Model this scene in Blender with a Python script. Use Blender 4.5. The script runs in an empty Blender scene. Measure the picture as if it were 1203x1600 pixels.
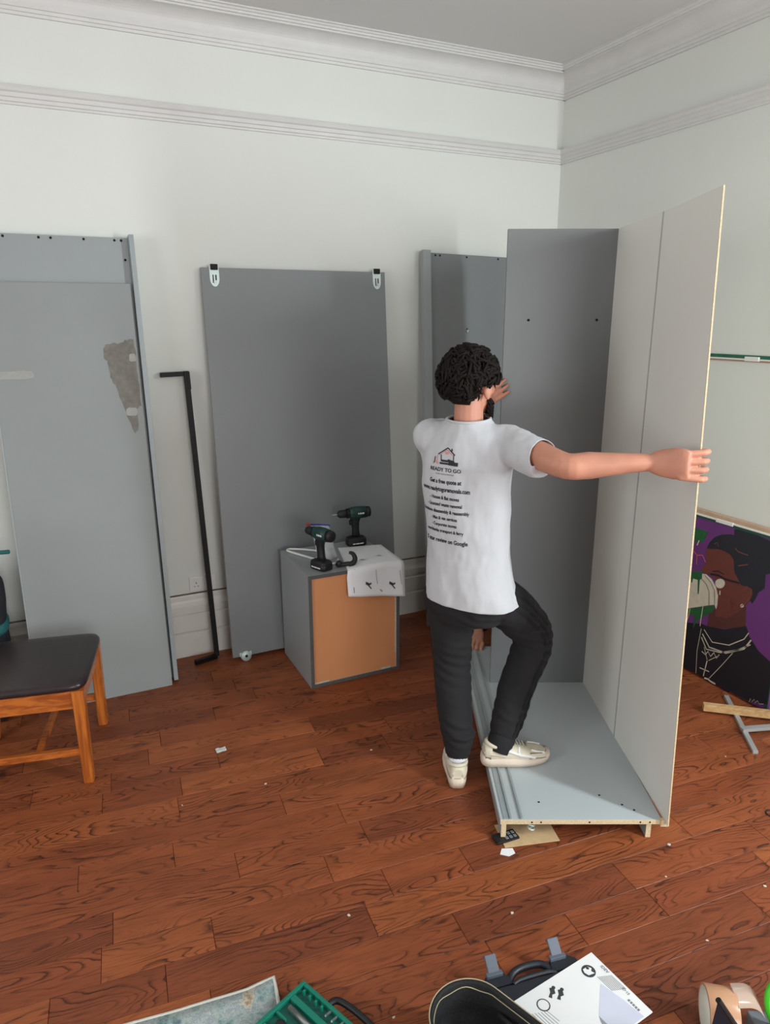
import bpy, bmesh, math, random
from mathutils import Vector, Matrix, noise
from mathutils.bvhtree import BVHTree

random.seed(7)
S = bpy.context.scene
COL = S.collection
V = Vector
PI = math.pi

# ------------------------------------------------------------------ camera
F_PX, PITCH, YAW, ROLL, CAM_H = 1105.9, 0.26705, 0.44387, -0.00262, 1.85
cam_d = bpy.data.cameras.new('camera')
cam_d.sensor_fit = 'VERTICAL'
cam_d.sensor_height = 36.0
cam_d.lens = F_PX / 1600.0 * 36.0
cam_d.clip_start = 0.05
cam = bpy.data.objects.new('camera', cam_d)
COL.objects.link(cam)
_f = V((math.sin(YAW) * math.cos(PITCH), math.cos(YAW) * math.cos(PITCH), -math.sin(PITCH)))
_r = V((math.cos(YAW), -math.sin(YAW), 0))
_u = _r.cross(_f)
_r2 = _r * math.cos(ROLL) + _u * math.sin(ROLL)
_u2 = _u * math.cos(ROLL) - _r * math.sin(ROLL)
m = Matrix((_r2, _u2, -_f)).transposed().to_4x4()
m.translation = V((0, 0, CAM_H))
cam.matrix_world = m
S.camera = cam

# ------------------------------------------------------------------ light and exposure
S.view_settings.view_transform = 'Standard'
S.view_settings.look = 'None'
S.view_settings.gamma = 1.0
S.view_settings.exposure = -0.06
S.view_settings.use_curve_mapping = False

world = bpy.data.worlds.new('sky')
S.world = world
world.use_nodes = True
wn = world.node_tree
bg = wn.nodes['Background']
bg.inputs[0].default_value = (0.62, 0.78, 1.0, 1)
bg.inputs[1].default_value = 1.0


def area(name, loc, aim, sx, sy, power, col):
    d = bpy.data.lights.new(name, 'AREA')
    d.shape = 'RECTANGLE'
    d.size, d.size_y = sx, sy
    d.energy = power
    d.color = col
    o = bpy.data.objects.new(name, d)
    COL.objects.link(o)
    o.location = loc
    o.rotation_euler = (V(aim) - V(loc)).to_track_quat('-Z', 'Y').to_euler()
    return o


# daylight through the bay window behind the camera, the slim window in the right wall and the one in the left wall
area('daylight_bay', (0.85, -3.92, 1.75), (0.85, 3.0, 1.75), 2.1, 1.9, 118, (0.985, 0.99, 0.985))
area('daylight_slim', (2.985, -0.50, 1.95), (1.0, 2.2, 1.2), 0.20, 1.5, 88, (0.90, 0.975, 1.0))

area('daylight_left', (-3.14, 1.0, 1.75), (3.0, 1.6, 1.4), 1.5, 1.9, 52, (0.96, 0.985, 1.0))

# ------------------------------------------------------------------ materials
MATS = {}


def lin(r, g, b):
    def c(x):
        x /= 255.0
        return x / 12.92 if x <= 0.04045 else ((x + 0.055) / 1.055) ** 2.4
    return (c(r), c(g), c(b))


def mat(name, srgb, rough=0.55, metal=0.0, var=0.06, scale=6.0, bump=0.0, bscale=60.0, coat=0.0, alpha=None, trans=None, sheen=0.0, stretch=None, spec=None):
    if name in MATS:
        return MATS[name]
    M = bpy.data.materials.new(name)
    M.use_nodes = True
    nt = M.node_tree
    b = nt.nodes['Principled BSDF']
    c = lin(*srgb)
    tc = nt.nodes.new('ShaderNodeTexCoord')
    mp = nt.nodes.new('ShaderNodeMapping')
    nt.links.new(tc.outputs['Object'], mp.inputs[0])
    if stretch:
        mp.inputs['Scale'].default_value = stretch
    n = nt.nodes.new('ShaderNodeTexNoise')
    n.inputs['Scale'].default_value = scale
    n.inputs['Detail'].default_value = 4
    nt.links.new(mp.outputs[0], n.inputs['Vector'])
    r = nt.nodes.new('ShaderNodeValToRGB')
    r.color_ramp.elements[0].position = 0.3
    r.color_ramp.elements[1].position = 0.7
    r.color_ramp.elements[0].color = tuple(x * (1 - var) for x in c) + (1,)
    r.color_ramp.elements[1].color = tuple(min(1, x * (1 + var)) for x in c) + (1,)
    nt.links.new(n.outputs[0], r.inputs[0])
    nt.links.new(r.outputs[0], b.inputs['Base Color'])
    b.inputs['Roughness'].default_value = rough
    b.inputs['Metallic'].default_value = metal
    if spec is not None:
        b.inputs['Specular IOR Level'].default_value = spec
    if coat:
        b.inputs['Coat Weight'].default_value = coat
        b.inputs['Coat Roughness'].default_value = 0.15
    if sheen:
        b.inputs['Sheen Weight'].default_value = sheen
    if alpha is not None:
        b.inputs['Alpha'].default_value = alpha
    if trans is not None:
        b.inputs['Transmission Weight'].default_value = trans
    if bump:
        n2 = nt.nodes.new('ShaderNodeTexNoise')
        n2.inputs['Scale'].default_value = bscale
        n2.inputs['Detail'].default_value = 5
        nt.links.new(mp.outputs[0], n2.inputs['Vector'])
        bp = nt.nodes.new('ShaderNodeBump')
        bp.inputs['Strength'].default_value = bump
        bp.inputs['Distance'].default_value = 0.01
        nt.links.new(n2.outputs[0], bp.inputs['Height'])
        nt.links.new(bp.outputs[0], b.inputs['Normal'])
    MATS[name] = M
    return M


def math_node(nt, op, a, b=None, c=None):
    n = nt.nodes.new('ShaderNodeMath')
    n.operation = op
    for i, x in enumerate((a, b, c)):
        if x is None:
            continue
        if isinstance(x, (int, float)):
            n.inputs[i].default_value = x
        else:
            nt.links.new(x, n.inputs[i])
    return n.outputs[0]


def ramp_node(nt, fac, stops, interp='LINEAR'):
    r = nt.nodes.new('ShaderNodeValToRGB')
    r.color_ramp.interpolation = interp
    e = r.color_ramp.elements
    while len(e) < len(stops):
        e.new(0.5)
    for el, (p, c) in zip(e, stops):
        el.position = p
        el.color = tuple(c) + (1,) if len(c) == 3 else c
    nt.links.new(fac, r.inputs[0])
    return r.outputs[0]


def wood_floor(island=False):
    M = bpy.data.materials.new('oak_plank')
    M.use_nodes = True
    nt = M.node_tree
    b = nt.nodes['Principled BSDF']
    geo = nt.nodes.new('ShaderNodeNewGeometry')
    if island:
        rnd = geo.outputs['Random Per Island']
    else:
        oi = nt.nodes.new('ShaderNodeObjectInfo')
        rnd = oi.outputs['Random']
    rot = nt.nodes.new('ShaderNodeVectorRotate')
    rot.rotation_type = 'Z_AXIS'
    rot.inputs['Angle'].default_value = math.radians(5)
    nt.links.new(geo.outputs['Position'], rot.inputs['Vector'])
    comb = nt.nodes.new('ShaderNodeCombineXYZ')
    nt.links.new(math_node(nt, 'MULTIPLY', rnd, 37.0), comb.inputs[0])
    nt.links.new(math_node(nt, 'MULTIPLY', rnd, 91.0), comb.inputs[1])
    nt.links.new(math_node(nt, 'MULTIPLY', rnd, 53.0), comb.inputs[2])
    add = nt.nodes.new('ShaderNodeVectorMath')
    add.operation = 'ADD'
    nt.links.new(rot.outputs[0], add.inputs[0])
    nt.links.new(comb.outputs[0], add.inputs[1])

    def stretched(sx, sy, detail, dist=0.0, rough=0.5):
        mp = nt.nodes.new('ShaderNodeMapping')
        mp.inputs['Scale'].default_value = (sx, sy, 1)
        nt.links.new(add.outputs[0], mp.inputs[0])
        n = nt.nodes.new('ShaderNodeTexNoise')
        n.inputs['Scale'].default_value = 1.0
        n.inputs['Detail'].default_value = detail
        n.inputs['Distortion'].default_value = dist
        n.inputs['Roughness'].default_value = rough
        nt.links.new(mp.outputs[0], n.inputs['Vector'])
        return n.outputs[0]
    big = stretched(2.1, 9.5, 1.4)
    wob = stretched(26, 60, 3)
    field = math_node(nt, 'ADD', math_node(nt, 'MULTIPLY', big, 21.0), math_node(nt, 'MULTIPLY', wob, 0.55))
    fr = math_node(nt, 'FRACT', field)
    lines = ramp_node(nt, fr, [(0.0, (0, 0, 0)), (0.48, (0.0,) * 3), (0.70, (0.55,) * 3), (0.80, (1, 1, 1)), (0.86, (0.35,) * 3), (0.92, (0, 0, 0))])
    mask = ramp_node(nt, stretched(3.5, 14, 2), [(0.38, (0.15,) * 3), (0.6, (1, 1, 1))])
    pores = ramp_node(nt, stretched(14, 420, 3), [(0.50, (0, 0, 0)), (0.68, (1, 1, 1))])
    dark = math_node(nt, 'MULTIPLY', lines, mask)
    tot = math_node(nt, 'MINIMUM', math_node(nt, 'ADD', math_node(nt, 'MULTIPLY', dark, 0.84), math_node(nt, 'MULTIPLY', pores, 0.36)), 1.0)
    base = ramp_node(nt, rnd, [(0.0, lin(124, 66, 42)), (0.3, lin(152, 83, 48)), (0.5, lin(136, 72, 44)), (0.75, lin(160, 90, 52)), (1.0, lin(132, 69, 43))])
    vari = ramp_node(nt, stretched(3, 12, 3), [(0.3, (0.82,) * 3), (0.7, (1.15,) * 3)])
    mul = nt.nodes.new('ShaderNodeMix')
    mul.data_type = 'RGBA'
    mul.blend_type = 'MULTIPLY'
    mul.inputs[0].default_value = 1.0
    nt.links.new(base, mul.inputs[6])
    nt.links.new(vari, mul.inputs[7])
    mx = nt.nodes.new('ShaderNodeMix')
    mx.data_type = 'RGBA'
    nt.links.new(tot, mx.inputs[0])
    nt.links.new(mul.outputs[2], mx.inputs[6])
    mx.inputs[7].default_value = lin(42, 18, 13) + (1,)
    nt.links.new(mx.outputs[2], b.inputs['Base Color'])
    scuff = stretched(5, 5, 5)
    nt.links.new(ramp_node(nt, scuff, [(0.3, (0.36,) * 3), (0.75, (0.55,) * 3)]), b.inputs['Roughness'])
    b.inputs['Specular IOR Level'].default_value = 0.28
    bp = nt.nodes.new('ShaderNodeBump')
    bp.inputs['Strength'].default_value = 0.25
    bp.inputs['Distance'].default_value = 0.002
    bp.invert = True
    nt.links.new(tot, bp.inputs['Height'])
    nt.links.new(bp.outputs[0], b.inputs['Normal'])
    return M


def grained(name, srgb, dark, rough=0.4, sx=3, sy=60, axis='x', coat=0.0):
    """varnished wood with grain along one object axis"""
    M = mat(name, srgb, rough=rough, coat=coat)
    nt = M.node_tree
    b = nt.nodes['Principled BSDF']
    tc = [n for n in nt.nodes if n.type == 'TEX_COORD'][0]
    mp = nt.nodes.new('ShaderNodeMapping')
    sc = {'x': (sx, sy, sy), 'y': (sy, sx, sy), 'z': (sy, sy, sx)}[axis]
    mp.inputs['Scale'].default_value = sc
    nt.links.new(tc.outputs['Object'], mp.inputs[0])
    n = nt.nodes.new('ShaderNodeTexNoise')
    n.inputs['Scale'].default_value = 1
    n.inputs['Detail'].default_value = 4
    n.inputs['Distortion'].default_value = 0.6
    nt.links.new(mp.outputs[0], n.inputs['Vector'])
    col = ramp_node(nt, n.outputs[0], [(0.35, lin(*dark)), (0.62, lin(*srgb))])
    nt.links.new(col, b.inputs['Base Color'])
    return M


M_wall = mat('wall_paint', (222, 225, 219), rough=0.75, var=0.02, scale=1.3, bump=0.06, bscale=35)
M_ceil = mat('ceiling_paint', (214, 213, 212), rough=0.85, var=0.015, scale=1.0)
M_trim = mat('trim_paint', (214, 213, 211), rough=0.5, var=0.03, scale=9, bump=0.05, bscale=80)
M_skirt = mat('skirting_paint', (222, 219, 212), rough=0.45, var=0.04, scale=8, bump=0.05, bscale=80)
M_grey = mat('grey_laminate', (148, 154, 155), rough=0.42, var=0.03, scale=2.5)
M_greyd = mat('grey_laminate_dark', (124, 128, 130), rough=0.38, var=0.03, scale=2.0)
M_greyb = mat('grey_backing_board', (140, 145, 144), rough=0.6, var=0.035, scale=2.5)
M_base = mat('pale_grey_laminate', (184, 193, 195), rough=0.4, var=0.02, scale=2.5)
M_edge = mat('grey_edge_band', (150, 158, 160), rough=0.4, var=0.02)
M_raw = mat('raw_chipboard_edge', (214, 194, 158), rough=0.8, var=0.14, scale=180)
M_hard = mat('orange_hardboard', (216, 147, 98), rough=0.6, var=0.05, scale=3)
M_black = mat('black_metal', (11, 11, 12), rough=0.5, var=0.08, spec=0.25)
M_hole = mat('drill_hole', (18, 18, 18), rough=0.9)
M_white = mat('white_plastic', (232, 231, 226), rough=0.4, var=0.02)
M_steel = mat('bright_steel', (190, 194, 196), rough=0.28, metal=0.9, var=0.05)
M_zinc = mat('zinc_fitting', (206, 224, 220), rough=0.35, metal=0.25, var=0.05)

# ------------------------------------------------------------------ object helpers


LOCAL = set()


def link(name, me, material=None, parent=None, smooth=False):
    o = bpy.data.objects.new(name, me)
    COL.objects.link(o)
    if material is not None and not me.materials:
        me.materials.append(material)
    if parent is not None:
        o.parent = parent
        if parent.type == 'EMPTY' and parent.name not in LOCAL:
            o.matrix_parent_inverse = parent.matrix_basis.inverted()   # shapes are given in room coordinates
    if smooth:
        for p in me.polygons:
            p.use_smooth = True
    return o


def build(name, bm, material=None, parent=None, smooth=False):
    bmesh.ops.recalc_face_normals(bm, faces=bm.faces)
    me = bpy.data.meshes.new(name)
    bm.to_mesh(me)
    bm.free()
    return link(name, me, material, parent, smooth)


def empty(name, label, cat, loc=(0, 0, 0), rotz=0.0, group=None, local=False):
    o = bpy.data.objects.new(name, None)
    o.empty_display_size = 0.1
    COL.objects.link(o)
    o.location = loc
    o.rotation_euler = (0, 0, rotz)
    tag(o, label, cat, group)
    if local:
        LOCAL.add(o.name)
    return o


def tag(o, label, cat, group=None):
    o['label'] = label
    o['category'] = cat
    if group:
        o['group'] = group
    return o


def struct(o):
    o['kind'] = 'structure'
    return o


def box(bm, lo, hi, mtx=None, bevel=0.0):
    x0, y0, z0 = lo
    x1, y1, z1 = hi
    ps = [(x0, y0, z0), (x1, y0, z0), (x1, y1, z0), (x0, y1, z0), (x0, y0, z1), (x1, y0, z1), (x1, y1, z1), (x0, y1, z1)]
    vs = [bm.verts.new((mtx @ V(p)) if mtx else p) for p in ps]
    fs = [bm.faces.new([vs[i] for i in q]) for q in ((0, 3, 2, 1), (4, 5, 6, 7), (0, 1, 5, 4), (1, 2, 6, 5), (2, 3, 7, 6), (3, 0, 4, 7))]
    if bevel:
        es = list({e for f in fs for e in f.edges})
        bmesh.ops.bevel(bm, geom=es, offset=bevel, segments=2, affect='EDGES', profile=0.5)
    return vs


def boxo(name, lo, hi, material, parent=None, bevel=0.0, mtx=None):
    bm = bmesh.new()
    box(bm, lo, hi, mtx, bevel)
    return build(name, bm, material, parent)


def frame(axis):
    z = V(axis).normalized()
    a = V((0, 0, 1)) if abs(z.z) < 0.9 else V((1, 0, 0))
    x = a.cross(z).normalized()
    return x, z.cross(x), z


def capsule(bm, p0, p1, r0, r1, n=16, k=4):
    p0, p1 = V(p0), V(p1)
    x, y, z = frame(p1 - p0) if (p1 - p0).length > 1e-6 else frame((0, 0, 1))
    rings = []
    for i in range(1, k + 1):
        a = -PI / 2 + PI / 2 * i / k
        rings.append((p0 + z * r0 * math.sin(a), r0 * math.cos(a)))
    for i in range(0, k):
        a = PI / 2 * i / k
        rings.append((p1 + z * r1 * math.sin(a), r1 * math.cos(a)))
    rv = []
    for c, r in rings:
        rv.append([bm.verts.new(c + (x * math.cos(t) + y * math.sin(t)) * r) for t in (2 * PI * j / n for j in range(n))])
    for a, b in zip(rv, rv[1:]):
        for j in range(n):
            bm.faces.new((a[j], a[(j + 1) % n], b[(j + 1) % n], b[j]))
    s = bm.verts.new(p0 - z * r0)
    e = bm.verts.new(p1 + z * r1)
    for j in range(n):
        bm.faces.new((s, rv[0][(j + 1) % n], rv[0][j]))
        bm.faces.new((e, rv[-1][j], rv[-1][(j + 1) % n]))


def cyl(bm, p0, p1, r0, r1=None, n=20):
    r1 = r0 if r1 is None else r1
    p0, p1 = V(p0), V(p1)
    x, y, z = frame(p1 - p0)
    A = [bm.verts.new(p0 + (x * math.cos(2 * PI * j / n) + y * math.sin(2 * PI * j / n)) * r0) for j in range(n)]
    B = [bm.verts.new(p1 + (x * math.cos(2 * PI * j / n) + y * math.sin(2 * PI * j / n)) * r1) for j in range(n)]
    for j in range(n):
        bm.faces.new((A[j], A[(j + 1) % n], B[(j + 1) % n], B[j]))
    bm.faces.new(A[::-1])
    bm.faces.new(B)


def loft(bm, rings, n=28, e=2.0, cap=True):
    """rings: (centre, x half-axis vector, y half-axis vector)"""
    rv = []
    for c, ax, ay in rings:
        c, ax, ay = V(c), V(ax), V(ay)
        row = []
        for j in range(n):
            t = 2 * PI * j / n
            cx, sx = math.cos(t), math.sin(t)
            fx = math.copysign(abs(cx) ** (2 / e), cx)
            fy = math.copysign(abs(sx) ** (2 / e), sx)
            row.append(bm.verts.new(c + ax * fx + ay * fy))
        rv.append(row)
    for a, b in zip(rv, rv[1:]):
        for j in range(n):
            bm.faces.new((a[j], a[(j + 1) % n], b[(j + 1) % n], b[j]))
    if cap:
        bm.faces.new(rv[0][::-1])
        bm.faces.new(rv[-1])
    return rv


def tube(bm, pts, r, n=10, closed=False, rr=None):
    pts = [V(p) for p in pts]
    rows = []
    N = len(pts)
    px = None
    for i, p in enumerate(pts):
        if closed:
            d = pts[(i + 1) % N] - pts[i - 1]
        else:
            d = pts[min(i + 1, N - 1)] - pts[max(i - 1, 0)]
        x, y, z = frame(d)
        if px is not None:
            x = (px - z * px.dot(z)).normalized()
            y = z.cross(x)
        px = x
        rad = rr[i] if rr else r
        rows.append([bm.verts.new(p + (x * math.cos(2 * PI * j / n) + y * math.sin(2 * PI * j / n)) * rad) for j in range(n)])
    for i in range(N - (0 if closed else 1)):
        a, b = rows[i], rows[(i + 1) % N]
        for j in range(n):
            bm.faces.new((a[j], a[(j + 1) % n], b[(j + 1) % n], b[j]))
    if not closed:
        bm.faces.new(rows[0][::-1])
        bm.faces.new(rows[-1])


def prism(bm, pts, h, o=(0, 0, 0), ax=(1, 0, 0), ay=(0, 1, 0), az=None):
    """polygon pts (2d) in the plane o + ax,ay extruded by h along az"""
    o, ax, ay = V(o), V(ax), V(ay)
    az = V(az) if az is not None else ax.cross(ay).normalized()
    A = [bm.verts.new(o + ax * p[0] + ay * p[1]) for p in pts]
    B = [bm.verts.new(o + ax * p[0] + ay * p[1] + az * h) for p in pts]
    n = len(pts)
    for j in range(n):
        bm.faces.new((A[j], A[(j + 1) % n], B[(j + 1) % n], B[j]))
    bm.faces.new(A[::-1])
    bm.faces.new(B)


def extrude_profile(bm, prof, p0, p1, out):
    """prof: (distance from wall, z); run from p0 to p1; out = direction into the room"""
    p0, p1, out = V(p0), V(p1), V(out)
    A = [bm.verts.new(p0 + out * d + V((0, 0, z))) for d, z in prof]
    B = [bm.verts.new(p1 + out * d + V((0, 0, z))) for d, z in prof]
    for i in range(len(prof) - 1):
        bm.faces.new((A[i], A[i + 1], B[i + 1], B[i]))
    bm.faces.new(A)
    bm.faces.new(B[::-1])


def text_mesh(txt, size=1.0, align='CENTER', bold=0.0, extrude=0.0, sx=1.0):
    c = bpy.data.curves.new('lettering', 'FONT')
    c.body = txt
    c.size = size
    c.align_x = align
    c.offset = bold
    c.extrude = extrude
    c.resolution_u = 3
    o = bpy.data.objects.new('lettering', c)
    COL.objects.link(o)
    dg = bpy.context.evaluated_depsgraph_get()
    me = bpy.data.meshes.new_from_object(o.evaluated_get(dg))
    bpy.data.objects.remove(o)
    bpy.data.curves.remove(c)
    for v in me.vertices:
        v.co.x *= sx
    return me


def remesh(bm, voxel, smooth=3, factor=0.5):
    bmesh.ops.recalc_face_normals(bm, faces=bm.faces)
    me = bpy.data.meshes.new('tmp')
    bm.to_mesh(me)
    bm.free()
    o = bpy.data.objects.new('tmp', me)
    COL.objects.link(o)
    r = o.modifiers.new('r', 'REMESH')
    r.mode = 'VOXEL'
    r.voxel_size = voxel
    if smooth:
        s = o.modifiers.new('s', 'SMOOTH')
        s.factor = factor
        s.iterations = smooth
    dg = bpy.context.evaluated_depsgraph_get()
    out = bpy.data.meshes.new_from_object(o.evaluated_get(dg))
    bpy.data.objects.remove(o)
    bpy.data.meshes.remove(me)
    return out


# ------------------------------------------------------------------ room shell
XL, XR, YF, YB, ZC = -3.2, 3.018, -4.00, 3.822, 3.245
T = 0.15


def wall_with_hole(name, axis, fixed, thick, a0, a1, hole):
    """wall slab; axis 'x' runs along x at y=fixed, axis 'y' runs along y at x=fixed"""
    bm = bmesh.new()
    h0, h1, z0, z1 = hole
    for (p, q, r, s) in ((a0, h0, 0, ZC), (h1, a1, 0, ZC), (h0, h1, 0, z0), (h0, h1, z1, ZC)):
        if axis == 'x':
            box(bm, (p, min(fixed, fixed + thick), r), (q, max(fixed, fixed + thick), s))
        else:
            box(bm, (min(fixed, fixed + thick), p, r), (max(fixed, fixed + thick), q, s))
    return struct(build(name, bm, M_wall))


struct(boxo('wall_back', (XL - T, YB, -0.05), (XR + T, YB + T, ZC), M_wall))
W1 = (-0.2, 1.9, 0.80, 2.70)
W2 = (-0.67, -0.33, 1.1, 2.8)
wall_with_hole('wall_front', 'x', YF, -T, XL - T, XR + T, W1)
wall_with_hole('wall_right', 'y', XR, T, YF, YB, W2)
W3 = (0.25, 1.75, 0.80, 2.70)
wall_with_hole('wall_left', 'y', XL, -T, YF, YB, W3)
struct(boxo('ceiling', (XL - T, YF - T, ZC), (XR + T, YB + T, ZC + 0.12), M_ceil))

M_glass = mat('window_glass', (235, 245, 245), rough=0.02, var=0.0, alpha=0.12)


def window(name, mtx, w, h, bars):
    bm = bmesh.new()
    fw = min(0.06, w * 0.16)
    box(bm, (0, -0.04, 0), (fw, 0.04, h), mtx)
    box(bm, (w - fw, -0.04, 0), (w, 0.04, h), mtx)
    box(bm, (fw, -0.04, 0), (w - fw, 0.04, fw), mtx)
    box(bm, (fw, -0.04, h - fw), (w - fw, 0.04, h), mtx)
    root = struct(build(name, bm, M_trim))
    n = bars
    for i in range(n):
        x0 = fw + (w - 2 * fw) * i / n
        x1 = fw + (w - 2 * fw) * (i + 1) / n
        for z0, z1 in ((fw, h / 2), (h / 2, h - fw)):
            boxo('pane', (x0 + 0.004, -0.003, z0), (x1 - 0.004, 0.003, z1), M_glass, root, mtx=mtx)
        if i:
            boxo('glazing_bar', (x0 - 0.02, -0.03, fw), (x0 + 0.02, 0.03, h - fw), M_trim, root, mtx=mtx)
    boxo('meeting_rail', (fw, -0.035, h / 2 - 0.02), (w - fw, 0.035, h / 2 + 0.02), M_trim, root, mtx=mtx)
    return root


window('window_1', Matrix.Translation((W1[0], YF - 0.09, W1[2])), W1[1] - W1[0], W1[3] - W1[2], 3)
window('window_2', Matrix.Translation((XR + 0.09, W2[0], W2[2])) @ Matrix.Rotation(PI / 2, 4, 'Z'), W2[1] - W2[0], W2[3] - W2[2], 1)

window('window_3', Matrix.Translation((XL - 0.09, W3[0], W3[2])) @ Matrix.Rotation(PI / 2, 4, 'Z'), W3[1] - W3[0], W3[3] - W3[2], 2)

# cornice, picture rail, skirting
cove = [(0.034 + 0.070 * (1 - math.cos(a)), 3.158 + 0.056 * math.sin(a)) for a in [PI / 2 * i / 8 for i in range(9)]]
CORN = [(0, 3.105), (0.012, 3.105), (0.014, 3.116), (0.020, 3.118), (0.022, 3.130), (0.028, 3.132), (0.034, 3.146)] + cove + \
       [(0.104, 3.222), (0.116, 3.222), (0.120, 3.230), (0.128, 3.231), (0.133, 3.238), (0.145, 3.239), (0.145, ZC)]
RAIL = [(0, 2.755), (0.010, 2.755), (0.012, 2.764), (0.018, 2.767), (0.020, 2.780), (0.026, 2.784), (0.026, 2.800), (0.034, 2.806), (0.040, 2.818), (0.036, 2.829), (0.020, 2.834), (0, 2.834)]
SKIRT = [(0.0, 0), (0.036, 0), (0.036, 0.138), (0.030, 0.142), (0.018, 0.145), (0.018, 0.153), (0.030, 0.157), (0.030, 0.242), (0.024, 0.248), (0.014, 0.251), (0.014, 0.262), (0.028, 0.268), (0.028, 0.298), (0.016, 0.316), (0.012, 0.328), (0.012, 0.350), (0.010, 0.362), (0, 0.362)]
sides = {'back': ((XL, YB, 0), (XR, YB, 0), (0, -1, 0)), 'right': ((XR, YF, 0), (XR, YB, 0), (-1, 0, 0)),
         'left': ((XL, YF, 0), (XL, YB, 0), (1, 0, 0)), 'front': ((XL, YF, 0), (XR, YF, 0), (0, 1, 0))}
k = 1
for nm, (p0, p1, out) in sides.items():
    for prof in (CORN, RAIL):
        bm = bmesh.new()
        extrude_profile(bm, prof, p0, p1, out)
        struct(build('trim_%d' % k, bm, M_trim))
        k += 1
    bm = bmesh.new()
    if nm == 'right':
        p1 = (XR, 1.70, 0)
    extrude_profile(bm, SKIRT, p0, p1, out)
    struct(build('baseboard_' + nm, bm, M_skirt))

M_crack = mat('paint_crack', (112, 100, 86), rough=0.9, var=0.3, scale=30)
struct(boxo('trim_%d' % k, (XL, YB - 0.0125, 0.3615), (XR, YB - 0.0005, 0.3660), M_crack))

# floor: each board in and near the view is its own piece
M_oak = wood_floor(False)
M_oak_i = wood_floor(True)
M_gap = mat('floor_gap', (40, 22, 15), rough=0.9)
fl = struct(boxo('floor', (XL - T, YF - T, -0.10), (XR + T, YB + T, -0.004), M_gap))
PW, PO, PA = 0.1295, 0.116, math.radians(-5)
Sx = V((math.cos(PA), math.sin(PA), 0))
Vx = V((-math.sin(PA), math.cos(PA), 0))
known = {10: [1.186], 11: [0.848, 1.470], 9: [1.792], 12: [-0.343, -0.031, 0.596, 1.833], 16: [-0.287, 0.029, 0.656], 15: [0.233], 13: [0.118], 14: [-0.176], 18: [0.067], 17: [0.455]}
rest = bmesh.new()


def plank(bm, s0, s1, v0, v1):
    vm = (v0 + v1) / 2
    s0 = max(s0, (XL - 0.12 - Vx.x * vm) / Sx.x)
    s1 = min(s1, (XR + 0.12 - Vx.x * vm) / Sx.x)
    g, ch, z1 = 0.0006, 0.0014, random.uniform(-0.0003, 0.0003)
    pts = []
    for (ds, z) in ((g, -0.012), (g, z1 - ch), (g + ch, z1)):
        pts.append([Sx * s + Vx * v + V((0, 0, z)) for s, v in ((s0 + ds, v0 + ds), (s1 - ds, v0 + ds), (s1 - ds, v1 - ds), (s0 + ds, v1 - ds))])
    vs = [[bm.verts.new(p) for p in r] for r in pts]
    for a, b in zip(vs, vs[1:]):
        for j in range(4):
            bm.faces.new((a[j], a[(j + 1) % 4], b[(j + 1) % 4], b[j]))
    bm.faces.new(vs[-1])


np_ = 0
for row in range(-33, 33):
    v0, v1 = PO + row * PW, PO + (row + 1) * PW
    js = known.get(row)
    if not js:
        js = [random.uniform(0.2, 1.2)]
    js = list(js)
    while js[-1] < 3.4:
        js.append(js[-1] + random.choice((0.31, 0.46, 0.62, 0.78, 0.95)) * random.uniform(0.9, 1.1))
    while js[0] > -3.6:
        js.insert(0, js[0] - random.choice((0.31, 0.46, 0.62, 0.78, 0.95)) * random.uniform(0.9, 1.1))
    for s0, s1 in zip(js, js[1:]):
        c = Sx * (s0 + s1) / 2 + Vx * (v0 + v1) / 2
        if (Sx * s0 + Vx * v0).x > XR + 0.05 or (Sx * s1 + Vx * v0).x < XL - 0.05 or c.y < YF - 0.04 or c.y > YB + 0.08:
            continue
        near = -0.75 < c.x and c.y > 0.75 - 0.15 * 0 and c.y > 1.55 - 0.62 * max(c.x, -0.2) and (s1 > -0.6)
        if near and np_ < 298:
            bm = bmesh.new()
            plank(bm, s0, s1, v0, v1)
            build('plank', bm, M_oak, fl)
            np_ += 1
        else:
            plank(rest, s0, s1, v0, v1)
r_ = build('distant_planks', rest, M_oak_i, fl)
r_['kind'] = 'stuff'

# double socket above the skirting
sk = empty('wall_socket', 'white double plug socket on the wall behind the black bar', 'socket', (0.677, YB, 0.418), local=True)
boxo('faceplate', (-0.073, -0.010, -0.043), (0.073, 0.0, 0.043), M_white, sk, bevel=0.003)
for sx in (-0.036, 0.036):
    boxo('switch', (sx - 0.006 - 0.02 * (1 if sx < 0 else -1) * 0, -0.014, 0.016), (sx + 0.006, -0.010, 0.034), M_white, sk, bevel=0.001)
    bm = bmesh.new()
    box(bm, (sx - 0.002, -0.0106, 0.001), (sx + 0.002, -0.0095, 0.010))
    box(bm, (sx - 0.013, -0.0106, -0.016), (sx - 0.007, -0.0095, -0.012))
    box(bm, (sx + 0.007, -0.0106, -0.016), (sx + 0.013, -0.0095, -0.012))
    build('pin_slots', bm, M_hole, sk)

# ------------------------------------------------------------------ leaning wardrobe parts


def lean_matrix(x, yb, yt, zt, z0=0.0):
    """local x along the wall, local y away from the room, local z up the board"""
    up = V((0, yt - yb, zt - z0))
    up.normalize()
    xx = V((1, 0, 0))
    yy = up.cross(xx)
    m = Matrix((xx, yy, up)).transposed().to_4x4()
    m.translation = V((x, yb, z0))
    return m


def holes(parent, mtx, pts, r=0.005, axis='y', name='screw_hole'):
    for p in pts:
        bm = bmesh.new()
        p = V(p)
        d = {'y': V((0, 0.0012, 0)), 'z': V((0, 0, 0.0012)), 'x': V((0.0012, 0, 0))}[axis]
        cyl(bm, mtx @ (p - d), mtx @ (p + d), r, n=10)
        build(name, bm, M_hole, parent)


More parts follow.
